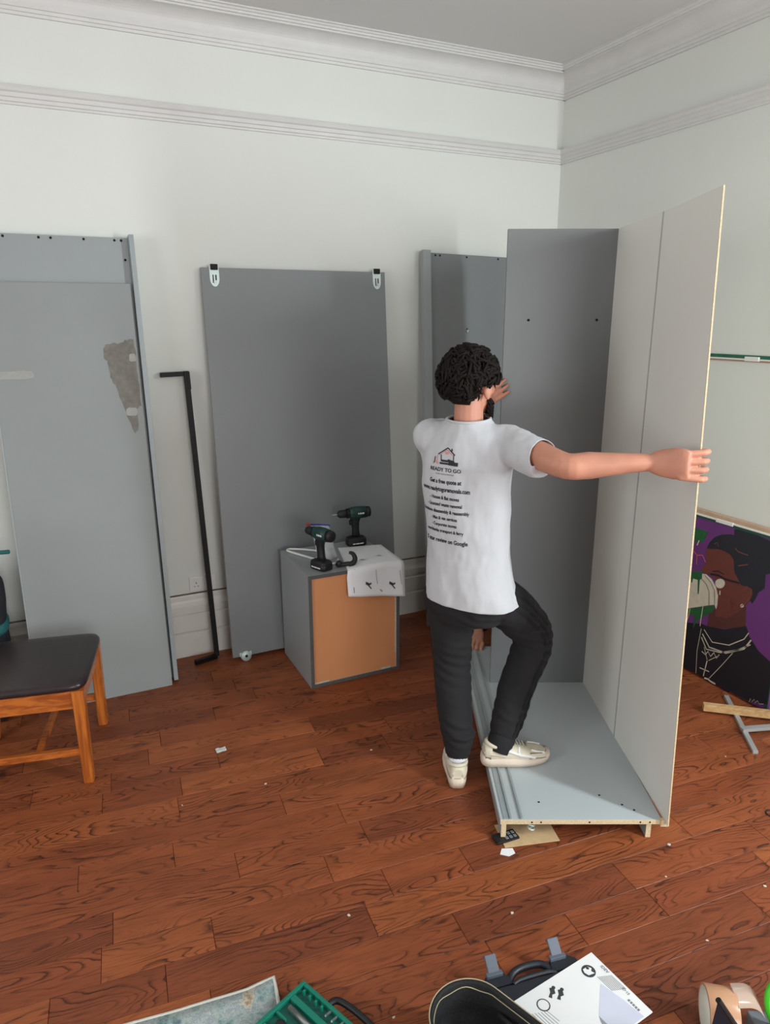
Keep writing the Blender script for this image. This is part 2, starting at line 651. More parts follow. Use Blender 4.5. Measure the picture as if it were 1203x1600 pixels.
# left side unit: panel with a return on its right
mL = lean_matrix(-0.165, 3.57, 3.775, 2.215, 0.006)
uL = empty('wardrobe_side_panel', 'tall grey wardrobe side panel with a return edge, leaning at far left behind a board', 'panel', (0.15, 3.6, 0))
HL = 2.225
boxo('panel', (0, 0, 0), (0.605, 0.018, HL), M_grey, uL, 0.001, mL)
boxo('return_strip', (0.605, -0.052, 0), (0.627, 0.018, HL + 0.008), M_edge, uL, 0.001, mL)
holes(uL, mL, [(0.03, -0.0, HL - 0.012), (0.075, 0, HL - 0.012), (0.22, 0, HL - 0.012), (0.27, 0, HL - 0.012), (0.41, 0, HL - 0.012), (0.545, 0, HL - 0.012), (0.575, 0, HL - 0.012), (0.585, 0, HL - 0.10)], 0.006)

# backing board in front of it
mB = lean_matrix(-0.200, 3.494, 3.715, 2.012, 0.0)
bB = empty('backing_board', 'pale grey board with a torn brown glue patch, leaning at far left', 'board', (0.11, 3.5, 0))
HB = 2.024
boxo('board', (0.0, 0, 0), (0.626, 0.006, HB), M_greyb, bB, 0.0008, mB)
boxo('raw_edge', (-0.006, -0.001, 0), (0.0, 0.007, HB), M_edge, bB, 0, mB)
M_glue = mat('torn_paper_patch', (120, 117, 110), rough=0.9, var=0.16, scale=40, bump=0.2, bscale=200)
patch = [(0.478, 1.735), (0.512, 1.752), (0.55, 1.750), (0.585, 1.764), (0.612, 1.768), (0.618, 1.70), (0.617, 1.62), (0.620, 1.53), (0.618, 1.452), (0.596, 1.432), (0.592, 1.33), (0.575, 1.318), (0.562, 1.36), (0.545, 1.42), (0.528, 1.49), (0.510, 1.55), (0.492, 1.59), (0.488, 1.66), (0.472, 1.69)]
rp = []
for a, b in zip(patch, patch[1:] + patch[:1]):
    for q in range(4):
        t = q / 4
        rp.append((a[0] + (b[0] - a[0]) * t + random.uniform(-0.003, 0.003), a[1] + (b[1] - a[1]) * t + random.uniform(-0.006, 0.006)))
rp = [(min(x, 0.622), z) for x, z in rp]
bm = bmesh.new()
prism(bm, rp, 0.0006, mB @ V((0, -0.0004, 0)), mB.to_3x3() @ V((1, 0, 0)), mB.to_3x3() @ V((0, 0, 1)), mB.to_3x3() @ V((0, -1, 0)))
build('glue_patch', bm, M_glue, bB)
M_smear = mat('plaster_smear', (160, 160, 156), rough=0.9, var=0.06, scale=60)
for q in ((0.0, 1.595, 0.17, 1.635), (0.545, 1.40, 0.60, 1.445), (0.585, 1.66, 0.617, 1.70)):
    bm = bmesh.new()
    pp = []
    for t in range(24):
        a = 2 * PI * t / 24
        ca, sa = math.cos(a), math.sin(a)
        pp.append(((q[0] + q[2]) / 2 + (q[2] - q[0]) / 2 * math.copysign(abs(ca) ** 0.5, ca) * random.uniform(0.85, 1), (q[1] + q[3]) / 2 + (q[3] - q[1]) / 2 * math.copysign(abs(sa) ** 0.5, sa) * random.uniform(0.8, 1)))
    prism(bm, pp, 0.0006, mB @ V((0, -0.0006, 0)), mB.to_3x3() @ V((1, 0, 0)), mB.to_3x3() @ V((0, 0, 1)), mB.to_3x3() @ V((0, -1, 0)))
    build('plaster_smear', bm, M_smear, bB)

# sliding door panel with roller hangers
mD = lean_matrix(0.776, 3.612, 3.778, 2.10, 0.022)
dD = empty('sliding_door', 'dark grey sliding wardrobe door with two roller hangers, leaning on wall behind the cube', 'door', (1.29, 3.63, 0))
HD, WD = 2.084, 1.022
boxo('door_panel', (0, 0, 0), (WD, 0.018, HD), M_greyd, dD, 0.0015, mD)
for hx in (0.066, WD - 0.052):
    bm = bmesh.new()
    pts = [(-0.024, 0.030), (-0.024, -0.035)] + [(-0.024 * math.cos(a), -0.035 - 0.040 * math.sin(a)) for a in [PI * i / 10 for i in range(1, 10)]] + [(0.024, -0.035), (0.024, 0.030)]
    o3 = mD.to_3x3()
    prism(bm, pts, 0.004, mD @ V((hx, -0.0005, HD - 0.018)), o3 @ V((1, 0, 0)), o3 @ V((0, 0, 1)), o3 @ V((0, -1, 0)))
    hg = build('roller_hanger', bm, M_zinc, dD)
    boxo('roller_housing', (hx - 0.018, -0.016, HD - 0.012), (hx + 0.018, 0.006, HD + 0.016), M_black, hg, 0.003, mD)
    boxo('slot', (hx - 0.010, -0.0062, HD - 0.075), (hx - 0.005, -0.004, HD - 0.035), M_hole, hg, 0, mD)
    boxo('slot', (hx + 0.004, -0.0062, HD - 0.062), (hx + 0.010, -0.004, HD - 0.035), M_hole, hg, 0, mD)
    bm = bmesh.new()
    cyl(bm, mD @ V((hx, -0.010, HD - 0.070)), mD @ V((hx, -0.003, HD - 0.070)), 0.007, n=12)
    build('screw', bm, M_steel, hg)
bm = bmesh.new()
cyl(bm, mD @ V((0.072, -0.020, 0.004)), mD @ V((0.072, -0.002, 0.004)), 0.028, 0.030, n=24)
rl = build('bottom_roller', bm, M_zinc, dD, True)
bm = bmesh.new()
cyl(bm, mD @ V((0.072, -0.024, 0.006)), mD @ V((0.072, -0.016, 0.006)), 0.008, n=12)
build('axle', bm, M_black, rl)
boxo('roller_plate', (0.038, -0.005, 0.0), (0.106, -0.0005, 0.024), M_zinc, dD, 0.001, mD)

# right side unit behind the man
mR = lean_matrix(1.985, 3.56, 3.775, 2.225, 0.0)
# follow the slight tilt seen along its left edge
uR = empty('wardrobe_side_panel', 'tall dark grey wardrobe side panel leaning on wall behind the man', 'panel', (2.25, 3.6, 0))
mR = Matrix.Translation((0, 0, 0)) @ mR @ Matrix.Rotation(math.radians(1.15), 4, 'Y')
boxo('panel', (0.048, 0, 0), (0.590, 0.018, 2.225), M_greyd, uR, 0.001, mR)
boxo('return_strip', (0.0, -0.022, 0), (0.048, 0.018, 2.235), M_grey, uR, 0.001, mR)
holes(uR, mR, [(0.09, 0, 2.212), (0.12, 0, 2.212), (0.30, 0, 2.212), (0.52, 0, 2.212), (0.30, 0, 1.80)], 0.006)
bm = bmesh.new()
cyl(bm, mR @ V((0.30, -0.008, 1.79)), mR @ V((0.30, 0.0, 1.79)), 0.008, n=12)
build('peg', bm, M_steel, uR)

# black U-shaped hanging rail against the wall
bar = empty('hanging_rail', 'black square metal rail with bent ends, leaning on wall beside the socket', 'rail', (0.70, 3.72, 0))
top = V((0.668, 3.785, 1.578))
bot = V((0.705, 3.70, 0.030))
ax = (top - bot)
x_, y_, z_ = V((1, 0, 0)), None, ax.normalized()
y_ = z_.cross(x_).normalized()
x_ = y_.cross(z_)
mU = Matrix((x_, y_, z_)).transposed().to_4x4()
mU.translation = bot
boxo('upright', (-0.013, -0.013, -0.013), (0.013, 0.013, ax.length + 0.013), M_black, bar, 0.002, mU)
bm = bmesh.new()
box(bm, (-0.13, -0.012, ax.length - 0.012), (-0.013, 0.012, ax.length + 0.012), mU, 0.002)
build('top_arm', bm, M_black, bar)
m2 = Matrix.Translation(bot) @ Matrix.Rotation(math.radians(14), 4, 'Z')
boxo('bottom_arm', (-0.13, -0.013, -0.029), (0.0, 0.013, -0.004), M_black, bar, 0.002, m2)
boxo('bracket', (0.0, -0.015, ax.length - 0.08), (0.0155, 0.015, ax.length + 0.010), M_black, bar, 0.001, mU)

# ------------------------------------------------------------------ grey cube carcass with orange hardboard back
cb = empty('cube_carcass', 'grey cube cabinet carcass with an orange hardboard face', 'cabinet', (1.07, 3.14, 0), local=True)
BW, BD, BH = 0.507, 0.455, 0.617
t_ = 0.018
boxo('side', (0, 0, 0), (t_, BD, BH), M_grey, cb, 0.001)
boxo('side', (BW - t_, 0, 0), (BW, BD, BH), M_grey, cb, 0.001)
boxo('top', (t_, 0, BH - t_), (BW - t_, BD, BH), M_grey, cb, 0.001)
boxo('bottom', (t_, 0, 0), (BW - t_, BD, t_), M_grey, cb, 0.001)
boxo('hardboard_face', (t_, 0.006, t_), (BW - t_, 0.010, BH - t_), M_hard, cb)
M_edk = mat('dark_edge', (84, 84, 84), rough=0.7, var=0.1, scale=60)
for lo, hi in (((0, -0.0015, 0), (t_, 0, BH)), ((BW - t_, -0.0015, 0), (BW, 0, BH)), ((t_, -0.0015, BH - t_), (BW - t_, 0, BH)), ((t_, -0.0015, 0), (BW - t_, 0, t_))):
    boxo('edge_strip', lo, hi, M_edk, cb)
M_tear = mat('torn_white_paper', (196, 190, 176), rough=0.9, var=0.1, scale=90)
for lo, hi in (((t_, 0.004, t_), (0.10, 0.006, t_ + 0.007)), ((0.40, 0.004, t_), (0.455, 0.006, t_ + 0.010)), ((BW - t_ - 0.006, 0.004, 0.10), (BW - t_, 0.006, 0.50))):
    boxo('paper_residue', lo, hi, M_tear, cb)

# ------------------------------------------------------------------ standing wardrobe frame
FLc = V((1.319, 1.800, 0.0))
wdir = V((0.902, -0.4317, 0)).normalized()
udir = V((0.4317, 0.902, 0)).normalized()
mW = Matrix((wdir, udir, V((0, 0, 1)))).transposed().to_4x4()
mW.translation = FLc
wd = empty('wardrobe', 'half-assembled grey wardrobe frame with base, divider and folding back', 'wardrobe', FLc + udir * 0.6 + wdir * 0.3)


def wl(name, lo, hi, material, parent=None, bevel=0.0008):
    return boxo(name, lo, hi, material, parent or wd, bevel, mW)


WB, LB, Z0, Z1 = 0.588, 1.42, 0.066, 0.084
wl('base_panel', (0, 0.003, Z0), (WB, LB, Z1), M_base)
wl('raw_edge', (0.0, 0.0, Z0), (WB, 0.003, Z1), M_raw)
kb = wl('kickboard', (0.004, 0.004, 0.012), (0.022, LB, Z0), M_grey)
kr = wl('raw_edge', (0.004, 0.0, 0.012), (0.022, 0.004, Z0), M_raw, kb, 0)
kb2 = wl('kickboard', (WB - 0.050, 0.014, 0.002), (WB - 0.032, LB, Z0), M_grey)
wl('raw_edge', (WB - 0.050, 0.010, 0.002), (WB - 0.032, 0.014, Z0), M_raw, kb2, 0)
for tx in (0.034, 0.074):
    tr = wl('track_rail', (tx, 0.004, Z1), (tx + 0.008, LB, Z1 + 0.007), M_edge)
wl('track_bed', (0.012, 0.004, Z1), (0.034, LB, Z1 + 0.0025), M_edge)
# divider board
DV = 1.012
dv = wl('divider_panel', (WB - 0.484, DV, Z1), (WB + 0.0, DV + 0.018, 2.214), M_greyd)
for hx in (WB - 0.484 + 0.104, WB - 0.484 + 0.402):
    for hz in (1.841,):
        bm = bmesh.new()
        cyl(bm, mW @ V((hx, DV - 0.001, hz)), mW @ V((hx, DV + 0.002, hz)), 0.006, n=12)
        build('peg_hole', bm, M_hole, dv)
for hx in (0.115, 0.148, 0.325, 0.51, 0.545):
    bm = bmesh.new()
    cyl(bm, mW @ V((hx, -0.0008, 0.075)), mW @ V((hx, 0.002, 0.075)), 0.0035, n=10)
    build('dowel_hole', bm, M_hole, wd)
for hx, hy in ((0.40, 0.14), (0.505, 0.055), (0.47, 0.085), (0.16, 0.10)):
    bm = bmesh.new()
    cyl(bm, mW @ V((hx, hy, Z1 - 0.001)), mW @ V((hx, hy, Z1 + 0.0006)), 0.0045, n=10)
    build('screw_hole', bm, M_hole, wd)

# folding back: fixed half, free half bent slightly inwards at the top
n_out = wdir


def sheet(name, a0, a1, b0, b1, thick, material, nu=1, nv=12, off=None):
    """bilinear sheet a0->a1 bottom, b0->b1 top, extruded outward"""
    bm = bmesh.new()
    off = off or n_out
    G = []
    for layer in (0, 1):
        g = []
        for j in range(nv + 1):
            t = j / nv
            p, q = a0.lerp(b0, t), a1.lerp(b1, t)
            g.append([bm.verts.new(p.lerp(q, i / nu) + off * (thick * layer)) for i in range(nu + 1)])
        G.append(g)
    for j in range(nv):
        for i in range(nu):
            bm.faces.new((G[0][j][i], G[0][j][i + 1], G[0][j + 1][i + 1], G[0][j + 1][i]))
            bm.faces.new((G[1][j][i], G[1][j + 1][i], G[1][j + 1][i + 1], G[1][j][i + 1]))
        bm.faces.new((G[0][j][0], G[0][j + 1][0], G[1][j + 1][0], G[1][j][0]))
        bm.faces.new((G[0][j][nu], G[1][j][nu], G[1][j + 1][nu], G[0][j + 1][nu]))
    for i in range(nu):
        bm.faces.new((G[0][0][i], G[1][0][i], G[1][0][i + 1], G[0][0][i + 1]))
        bm.faces.new((G[0][nv][i], G[0][nv][i + 1], G[1][nv][i + 1], G[1][nv][i]))
    return build(name, bm, material, wd)


PB = {}
ZB0, ZB1 = 0.070, 2.216
cor0 = V((2.262, 2.466, ZB0)) + udir * 0.43
mid0, mid1 = V((2.073, 2.033, ZB0)), V((2.072, 2.030, ZB1))
fr0, fr1 = V((1.8505, 1.521, ZB0 + 0.006)), V((1.833, 1.580, ZB1 + 0.002))
PB['fr0'], PB['fr1'] = fr0, fr1
M_back = mat('pale_grey_backboard', (232, 231, 224), rough=0.55, var=0.02, scale=2.0)
cor1 = cor0 + V((0, 0, ZB1 - ZB0))
sheet('back_board', mid0 + udir * 0.003, cor0, mid1 + udir * 0.003, cor1, 0.004, M_back)
sheet('back_board', fr0 + udir * 0.002, mid0 - udir * 0.001, fr1 + udir * 0.002, mid1 - udir * 0.001, 0.004, M_back, nu=3, nv=24)
sheet('raw_edge', fr0 - udir * 0.0015, fr0 + udir * 0.0018, fr1 - udir * 0.0015, fr1 + udir * 0.0018, 0.0048, M_raw, off=n_out * 1.0)
M_tapef = mat('hinge_tape', (176, 177, 174), rough=0.5)
sheet('hinge_tape', mid0 - udir * 0.004 - n_out * 0.0012, mid0 + udir * 0.006 - n_out * 0.0012, mid1 - udir * 0.004 - n_out * 0.0012, mid1 + udir * 0.006 - n_out * 0.0012, 0.0016, M_tapef)
wl('corner_block', (WB - 0.005, -0.006, 0.060), (WB + 0.020, 0.010, 0.086), M_raw)

# ------------------------------------------------------------------ people
M_skin = mat('skin', (198, 138, 114), rough=0.5, var=0.12, scale=11, bump=0.04, bscale=220)
M_tee = mat('white_cotton', (192, 194, 198), rough=0.85, var=0.02, scale=14, bump=0.10, bscale=32, sheen=0.2)
M_track = mat('charcoal_jersey', (26, 25, 28), rough=0.9, var=0.08, scale=10, bump=0.12, bscale=30, sheen=0.0)
M_stripe = mat('black_stripe', (3, 3, 4), rough=0.85, var=0.1)
M_hair = mat('dark_brown_hair', (26, 20, 18), rough=0.8, var=0.3, scale=25, spec=0.2)
M_sock = mat('white_sock', (214, 214, 220), rough=0.9, var=0.05, bump=0.2, bscale=200)
M_shoe = mat('cream_shoe_upper', (214, 206, 184), rough=0.7, var=0.06, scale=20, bump=0.1, bscale=150)
M_shoe2 = mat('beige_mesh', (138, 129, 110), rough=0.85, var=0.15, scale=120, bump=0.3, bscale=300)
M_sole = mat('pale_sole', (220, 204, 186), rough=0.65, var=0.05, scale=12)
M_print = mat('shirt_print_ink', (36, 38, 48), rough=0.8)
M_printr = mat('shirt_print_red', (205, 140, 134), rough=0.8)
M_eye = mat('eye_white', (225, 222, 216), rough=0.2)


def chain(bm, pts, rad, n=14):
    for a, b, r0, r1 in zip(pts, pts[1:], rad, rad[1:]):
        capsule(bm, a, b, r0, r1, n=n)


def ellipsoid(bm, c, ax, ay, az, n=20, k=12):
    c, ax, ay, az = V(c), V(ax), V(ay), V(az)
    rows = []
    for i in range(1, k):
        t = PI * i / k
        rows.append([bm.verts.new(c - az * math.cos(t) + (ax * math.cos(p) + ay * math.sin(p)) * math.sin(t)) for p in (2 * PI * j / n for j in range(n))])
    for a, b in zip(rows, rows[1:]):
        for j in range(n):
            bm.faces.new((a[j], a[(j + 1) % n], b[(j + 1) % n], b[j]))
    s, e = bm.verts.new(c - az), bm.verts.new(c + az)
    for j in range(n):
        bm.faces.new((s, rows[0][(j + 1) % n], rows[0][j]))
        bm.faces.new((e, rows[-1][j], rows[-1][(j + 1) % n]))


def head_parts(bm, c, fwd, up, s=1.0):
    """skull, jaw, brow, nose, lips, chin and ears; fwd = where the face looks"""
    f = V(fwd).normalized()
    u = V(up)
    u = (u - f * u.dot(f)).normalized()
    r = f.cross(u)
    c = V(c)
    P = lambda a, b, d: c + (f * a + r * b + u * d) * s
    ellipsoid(bm, P(-0.010, 0, 0.030), f * 0.098 * s, r * 0.076 * s, u * 0.092 * s)
    ellipsoid(bm, P(0.030, 0, -0.028), f * 0.062 * s, r * 0.060 * s, u * 0.080 * s)
    ellipsoid(bm, P(0.050, 0, -0.082), f * 0.036 * s, r * 0.034 * s, u * 0.026 * s)
    capsule(bm, P(0.078, -0.034, 0.030), P(0.078, 0.034, 0.030), 0.012 * s, 0.012 * s)
    capsule(bm, P(0.090, 0, 0.020), P(0.108, 0, -0.020), 0.008 * s, 0.012 * s)
    capsule(bm, P(0.094, -0.012, -0.024), P(0.094, 0.012, -0.024), 0.009 * s, 0.009 * s)
    capsule(bm, P(0.084, -0.018, -0.052), P(0.084, 0.018, -0.052), 0.008 * s, 0.008 * s)
    capsule(bm, P(0.081, -0.016, -0.062), P(0.081, 0.016, -0.062), 0.009 * s, 0.009 * s)
    for sd in (-1, 1):
        capsule(bm, P(0.060, sd * 0.045, -0.012), P(0.030, sd * 0.058, -0.020), 0.018 * s, 0.014 * s)
        ellipsoid(bm, P(-0.006, sd * 0.080, -0.006), (f * 0.018 + r * sd * 0.006) * s, (r * 0.010 * sd - f * 0.004) * s, u * 0.033 * s, 12, 8)
        capsule(bm, P(-0.002, sd * 0.078, -0.034), P(0.002, sd * 0.077, -0.037), 0.009 * s, 0.008 * s)
    return P


def hand_parts(bm, wrist, dirv, across, palmn, fingers, thumb, width=0.080, length=0.088, fr=1.0):
    """palm slab plus finger chains; fingers = four lists of joint points, thumb = joint points"""
    d, a, nrm = V(dirv).normalized(), V(across).normalized(), V(palmn).normalized()
    w = V(wrist)
    rings = []
    for t, hw, hd in ((-0.02, 0.025, 0.020), (0.0, 0.027, 0.020), (0.3, 0.036, 0.019), (0.7, 0.041, 0.0165), (0.92, 0.0405, 0.0135), (1.06, 0.038, 0.0095), (1.14, 0.032, 0.005)):
        rings.append((w + d * length * t, a * hw * width / 0.08, nrm * hd))
    loft(bm, rings, 20, 2.4)
    for pts in fingers:
        rr = [r_ * fr for r_ in (0.0104, 0.0095, 0.0087, 0.0075)][:len(pts)]
        chain(bm, pts, rr, 12)
    chain(bm, thumb, [0.015, 0.012, 0.0105, 0.009][:len(thumb)], 12)


def shirt_tube(bm, pts, rad, e=2.0):
    """sleeve or trouser leg: soft round loft along a polyline"""
    pts = [V(p) for p in pts]
    rings = []
    px = None
    for i, p in enumerate(pts):
        d = pts[min(i + 1, len(pts) - 1)] - pts[max(i - 1, 0)]
        x, y, z = frame(d)
        if px is not None:
            x = (px - z * px.dot(z)).normalized()
            y = z.cross(x)
        px = x
        rings.append((p, x * rad[i], y * rad[i]))
    loft(bm, rings, 26, e)


def crumple(me, amp, sc, dirs=(1, 1, 1), seed=0.0, keep=None):
    nn = [v.normal.copy() for v in me.vertices]
    for v, n in zip(me.vertices, nn):
        q = V((v.co.x * dirs[0] * sc + seed, v.co.y * dirs[1] * sc, v.co.z * dirs[2] * sc))
        h = noise.noise(q) + 0.5 * noise.noise(q * 2.1)
        w = keep(v.co) if keep else 1.0
        v.co += n * (amp * h * w)


def curls(bm, c, f, r, u, radii, count, rnd, back_only=None):
    """a mop of short helical locks over an ellipsoid"""
    for i in range(count):
        z = rnd.uniform(-0.62, 1.0)
        t = rnd.uniform(0, 2 * PI)
        q = math.sqrt(max(0, 1 - z * z))
        d = V((q * math.cos(t), q * math.sin(t), z))
        if d.x > 0.55 and d.z < 0.25:
            continue
        if d.x > 0.1 and d.z < -0.25:
            continue
        if abs(d.y) > 0.45 and d.z < -0.12 and d.x > -0.42:
            continue
        p = c + f * d.x * radii[0] + r * d.y * radii[1] + u * d.z * radii[2]
        nrm = (f * d.x / radii[0] + r * d.y / radii[1] + u * d.z / radii[2]).normalized()
        tg = nrm.cross(V((rnd.uniform(-1, 1), rnd.uniform(-1, 1), rnd.uniform(-1, 1)))).normalized()
        bt = nrm.cross(tg)
        R = rnd.uniform(0.010, 0.020)
        turns = rnd.uniform(0.35, 0.85)
        L = rnd.uniform(0.026, 0.050)
        # locks hang a little downwards
        tg = (tg * 0.6 - u * 0.5 + nrm * 0.05)
        tg = (tg - nrm * tg.dot(nrm) * 0.9).normalized()
        bt = nrm.cross(tg)
        ph = rnd.uniform(0, 2 * PI)
        pts, rr = [], []
        K = 12
        w0 = rnd.uniform(0.0038, 0.0068)
        for k_ in range(K):
            s_ = k_ / (K - 1)
            a = ph + turns * 2 * PI * s_
            pts.append(p + nrm * (0.001 + R * 0.45 * math.sin(a)) + tg * (L * (s_ - 0.5)) + bt * (R * math.cos(a)))
            rr.append(w0 * (0.55 + 0.45 * math.sin(PI * min(1, s_ * 1.6 + 0.2) * 0.5)) * (1 - 0.85 * s_ ** 3))
        tube(bm, pts, 0.005, 6, rr=rr)
    return


def shoe(parent, heel, fwd, length=0.285, seed=1, name='shoe'):
    """chunky trainer with its back bottom edge at heel, toe along fwd"""
    f = V(fwd).normalized()
    r = f.cross(V((0, 0, 1))).normalized()
    z = V((0, 0, 1))
    h = V(heel)
    L = length
    P = lambda a, b, d: h + f * a * L + r * b + z * d
    # upper
    bm = bmesh.new()
    rings = []
    for t, hw, zt in ((0.03, 0.026, 0.090), (0.09, 0.034, 0.100), (0.20, 0.038, 0.098), (0.32, 0.040, 0.096), (0.45, 0.043, 0.090), (0.58, 0.047, 0.078), (0.70, 0.049, 0.066), (0.82, 0.046, 0.058), (0.91, 0.038, 0.050), (0.97, 0.022, 0.040)):
        zb = 0.018
        rings.append((P(t, 0.004 * math.sin(t * PI), (zt + zb) / 2), r * hw, z * (zt - zb) / 2))
    loft(bm, rings, 24, 2.5)
    up = link(name, remesh(bm, 0.004, 3), M_shoe, parent, True)
    # sole: wavy chunky midsole
    bm = bmesh.new()
    A, B = [], []
    N = 44
    for j in range(N):
        t = 2 * PI * j / N
        c, s = math.cos(t), math.sin(t)
        a = 0.5 + 0.5 * math.copysign(abs(c) ** 0.62, c)
        hw = (0.040 + 0.012 * math.sin(min(1, max(0, (a - 0.25) / 0.75)) * PI)) * math.copysign(abs(s) ** 0.52, s)
        lift = 0.012 * max(0, (a - 0.8) / 0.2) ** 2 + 0.006 * max(0, (0.08 - a) / 0.08)
        A.append((a, hw * 0.94, 0.0 + lift))
        B.append((a, hw, 0.030 + lift + 0.010 * (1 - a) + 0.0025 * math.sin(a * 34)))
    va = [bm.verts.new(P(*q)) for q in A]
    vm = [bm.verts.new(P(q[0] * 1.01 - 0.005, q[1] * 1.05, (q[2] + p[2]) / 2 + 0.002)) for q, p in zip(B, A)]
    vb = [bm.verts.new(P(*q)) for q in B]
    for x, y in ((va, vm), (vm, vb)):
        for j in range(N):
            bm.faces.new((x[j], x[(j + 1) % N], y[(j + 1) % N], y[j]))
    bm.faces.new(va[::-1])
    bm.faces.new(vb)
    build('sole', bm, M_sole, up, True)
    # darker mesh toe and side overlays, projected on the upper
    bvh = BVHTree.FromPolygons([v.co for v in up.data.vertices], [p.vertices for p in up.data.polygons])

    def drape(nm, poly, mt, off):
        bm = bmesh.new()
        vs = []
        for a, b, d in poly:
            q = P(a, b, d)
            loc, nr, _, _ = bvh.find_nearest(q)
            vs.append((loc, nr))
        lo = [bm.verts.new(l - n * 0.001) for l, n in vs]
        hi = [bm.verts.new(l + n * off) for l, n in vs]
        n_ = len(vs)
        for j in range(n_):
            bm.faces.new((lo[j], lo[(j + 1) % n_], hi[(j + 1) % n_], hi[j]))
        bm.faces.new(hi)
        return build(nm, bm, mt, up, True)

    def band(nm, path, wid, mt, off=0.0025):
        bm = bmesh.new()
        rows = []
        for i, (a, b, d) in enumerate(path):
            q = P(a, b, d)
            loc, nr, _, _ = bvh.find_nearest(q)
            q2 = P(*path[min(i + 1, len(path) - 1)])
            q1 = P(*path[max(i - 1, 0)])
            tg = (q2 - q1).normalized()
            sd = tg.cross(nr).normalized() * wid / 2
            row = []
            for sgn, o_ in ((-1, -0.001), (-0.8, off), (0.8, off), (1, -0.001)):
                l2, n2, _, _ = bvh.find_nearest(loc + sd * sgn)
                row.append(bm.verts.new(l2 + n2 * o_))
            rows.append(row)
        for a, b in zip(rows, rows[1:]):
            for j in range(3):
                bm.faces.new((a[j], a[j + 1], b[j + 1], b[j]))
        return build(nm, bm, mt, up, True)
    for sd in (-1, 1):
        band('toe_mesh', [(0.66, 0.05 * sd, 0.050), (0.75, 0.05 * sd, 0.047), (0.84, 0.045 * sd, 0.043), (0.92, 0.036 * sd, 0.040), (0.985, 0.012 * sd, 0.038)], 0.034, M_shoe2, 0.0022)
        band('overlay', [(0.30, 0.06 * sd, 0.088), (0.42, 0.06 * sd, 0.070), (0.52, 0.06 * sd, 0.056), (0.62, 0.06 * sd, 0.052), (0.74, 0.06 * sd, 0.040)], 0.012, M_white, 0.004)
        band('overlay', [(0.52, 0.06 * sd, 0.056), (0.50, 0.05 * sd, 0.072), (0.53, 0.035 * sd, 0.092)], 0.010, M_white, 0.004)
        band('overlay', [(0.70, 0.03 * sd, 0.068), (0.80, 0.034 * sd, 0.058), (0.90, 0.030 * sd, 0.050)], 0.010, M_white, 0.004)
        band('heel_strap', [(0.02, 0.02 * sd, 0.060), (0.10, 0.05 * sd, 0.060), (0.20, 0.06 * sd, 0.058), (0.30, 0.06 * sd, 0.050)], 0.014, M_sole)
    band('heel_counter', [(0.10, -0.05, 0.040), (0.03, -0.03, 0.042), (0.0, 0, 0.042), (0.03, 0.03, 0.042), (0.10, 0.05, 0.040)], 0.012, M_shoe2, 0.002)
    band('tongue', [(0.66, 0, 0.075), (0.55, 0, 0.095), (0.44, 0, 0.105), (0.36, 0, 0.112)], 0.030, M_shoe2, 0.004)
    for k_ in range(5):
        a = 0.42 + 0.055 * k_
        band('lace', [(a, -0.022, 0.11), (a + 0.01, 0, 0.12), (a, 0.022, 0.11)], 0.006, M_white, 0.006)
    # padded collar
    bm = bmesh.new()
    tube(bm, [P(0.235 + 0.170 * math.cos(t), 0.037 * math.sin(t), 0.092 + 0.008 * abs(math.cos(t)) ** 2) for t in (2 * PI * j / 26 for j in range(26))], 0.008, 8, closed=True)
    build('collar', bm, M_shoe, up, True)
    return up


def stripes(parent, trousers, path, offs, wid, material, name='stripe'):
    """path: list of (centre, outward direction, sideways direction, radius)"""
    bvh = BVHTree.FromPolygons([v.co for v in trousers.data.vertices], [p.vertices for p in trousers.data.polygons])
    for o_ in offs:
        bm = bmesh.new()
        rows = []
        for c, out, sd in path:
            row = []
            for e_ in (-wid / 2, 0, wid / 2):
                st = c + sd * (o_ + e_) + out * 0.3
                loc, nr, _, _ = bvh.ray_cast(st, -out, 0.6)
                if loc is None:
                    loc, nr, _, _ = bvh.find_nearest(c + sd * (o_ + e_) + out * 0.08)
                row.append(bm.verts.new(loc + nr * 0.0016))
            rows.append(row)
        for a, b in zip(rows, rows[1:]):
            for j in range(2):
                bm.faces.new((a[j], a[j + 1], b[j + 1], b[j]))
        build(name, bm, material, parent, True)


def lerp_path(pts, n):
    """evenly resampled smooth path through points (Catmull-Rom)"""
    pts = [V(p) for p in pts]
    out = []
    N = len(pts) - 1
    for i in range(N):
        p0, p1, p2, p3 = pts[max(i - 1, 0)], pts[i], pts[i + 1], pts[min(i + 2, N)]
        for k_ in range(n):
            t = k_ / n
            out.append(0.5 * ((2 * p1) + (p2 - p0) * t + (2 * p0 - 5 * p1 + 4 * p2 - p3) * t * t + (3 * p1 - p0 - 3 * p2 + p3) * t ** 3))
    out.append(pts[-1])
    return out


def rad_path(r, n):
    out = []
    for a, b in zip(r, r[1:]):
        out += [a + (b - a) * k_ / n for k_ in range(n)]
    return out + [r[-1]]


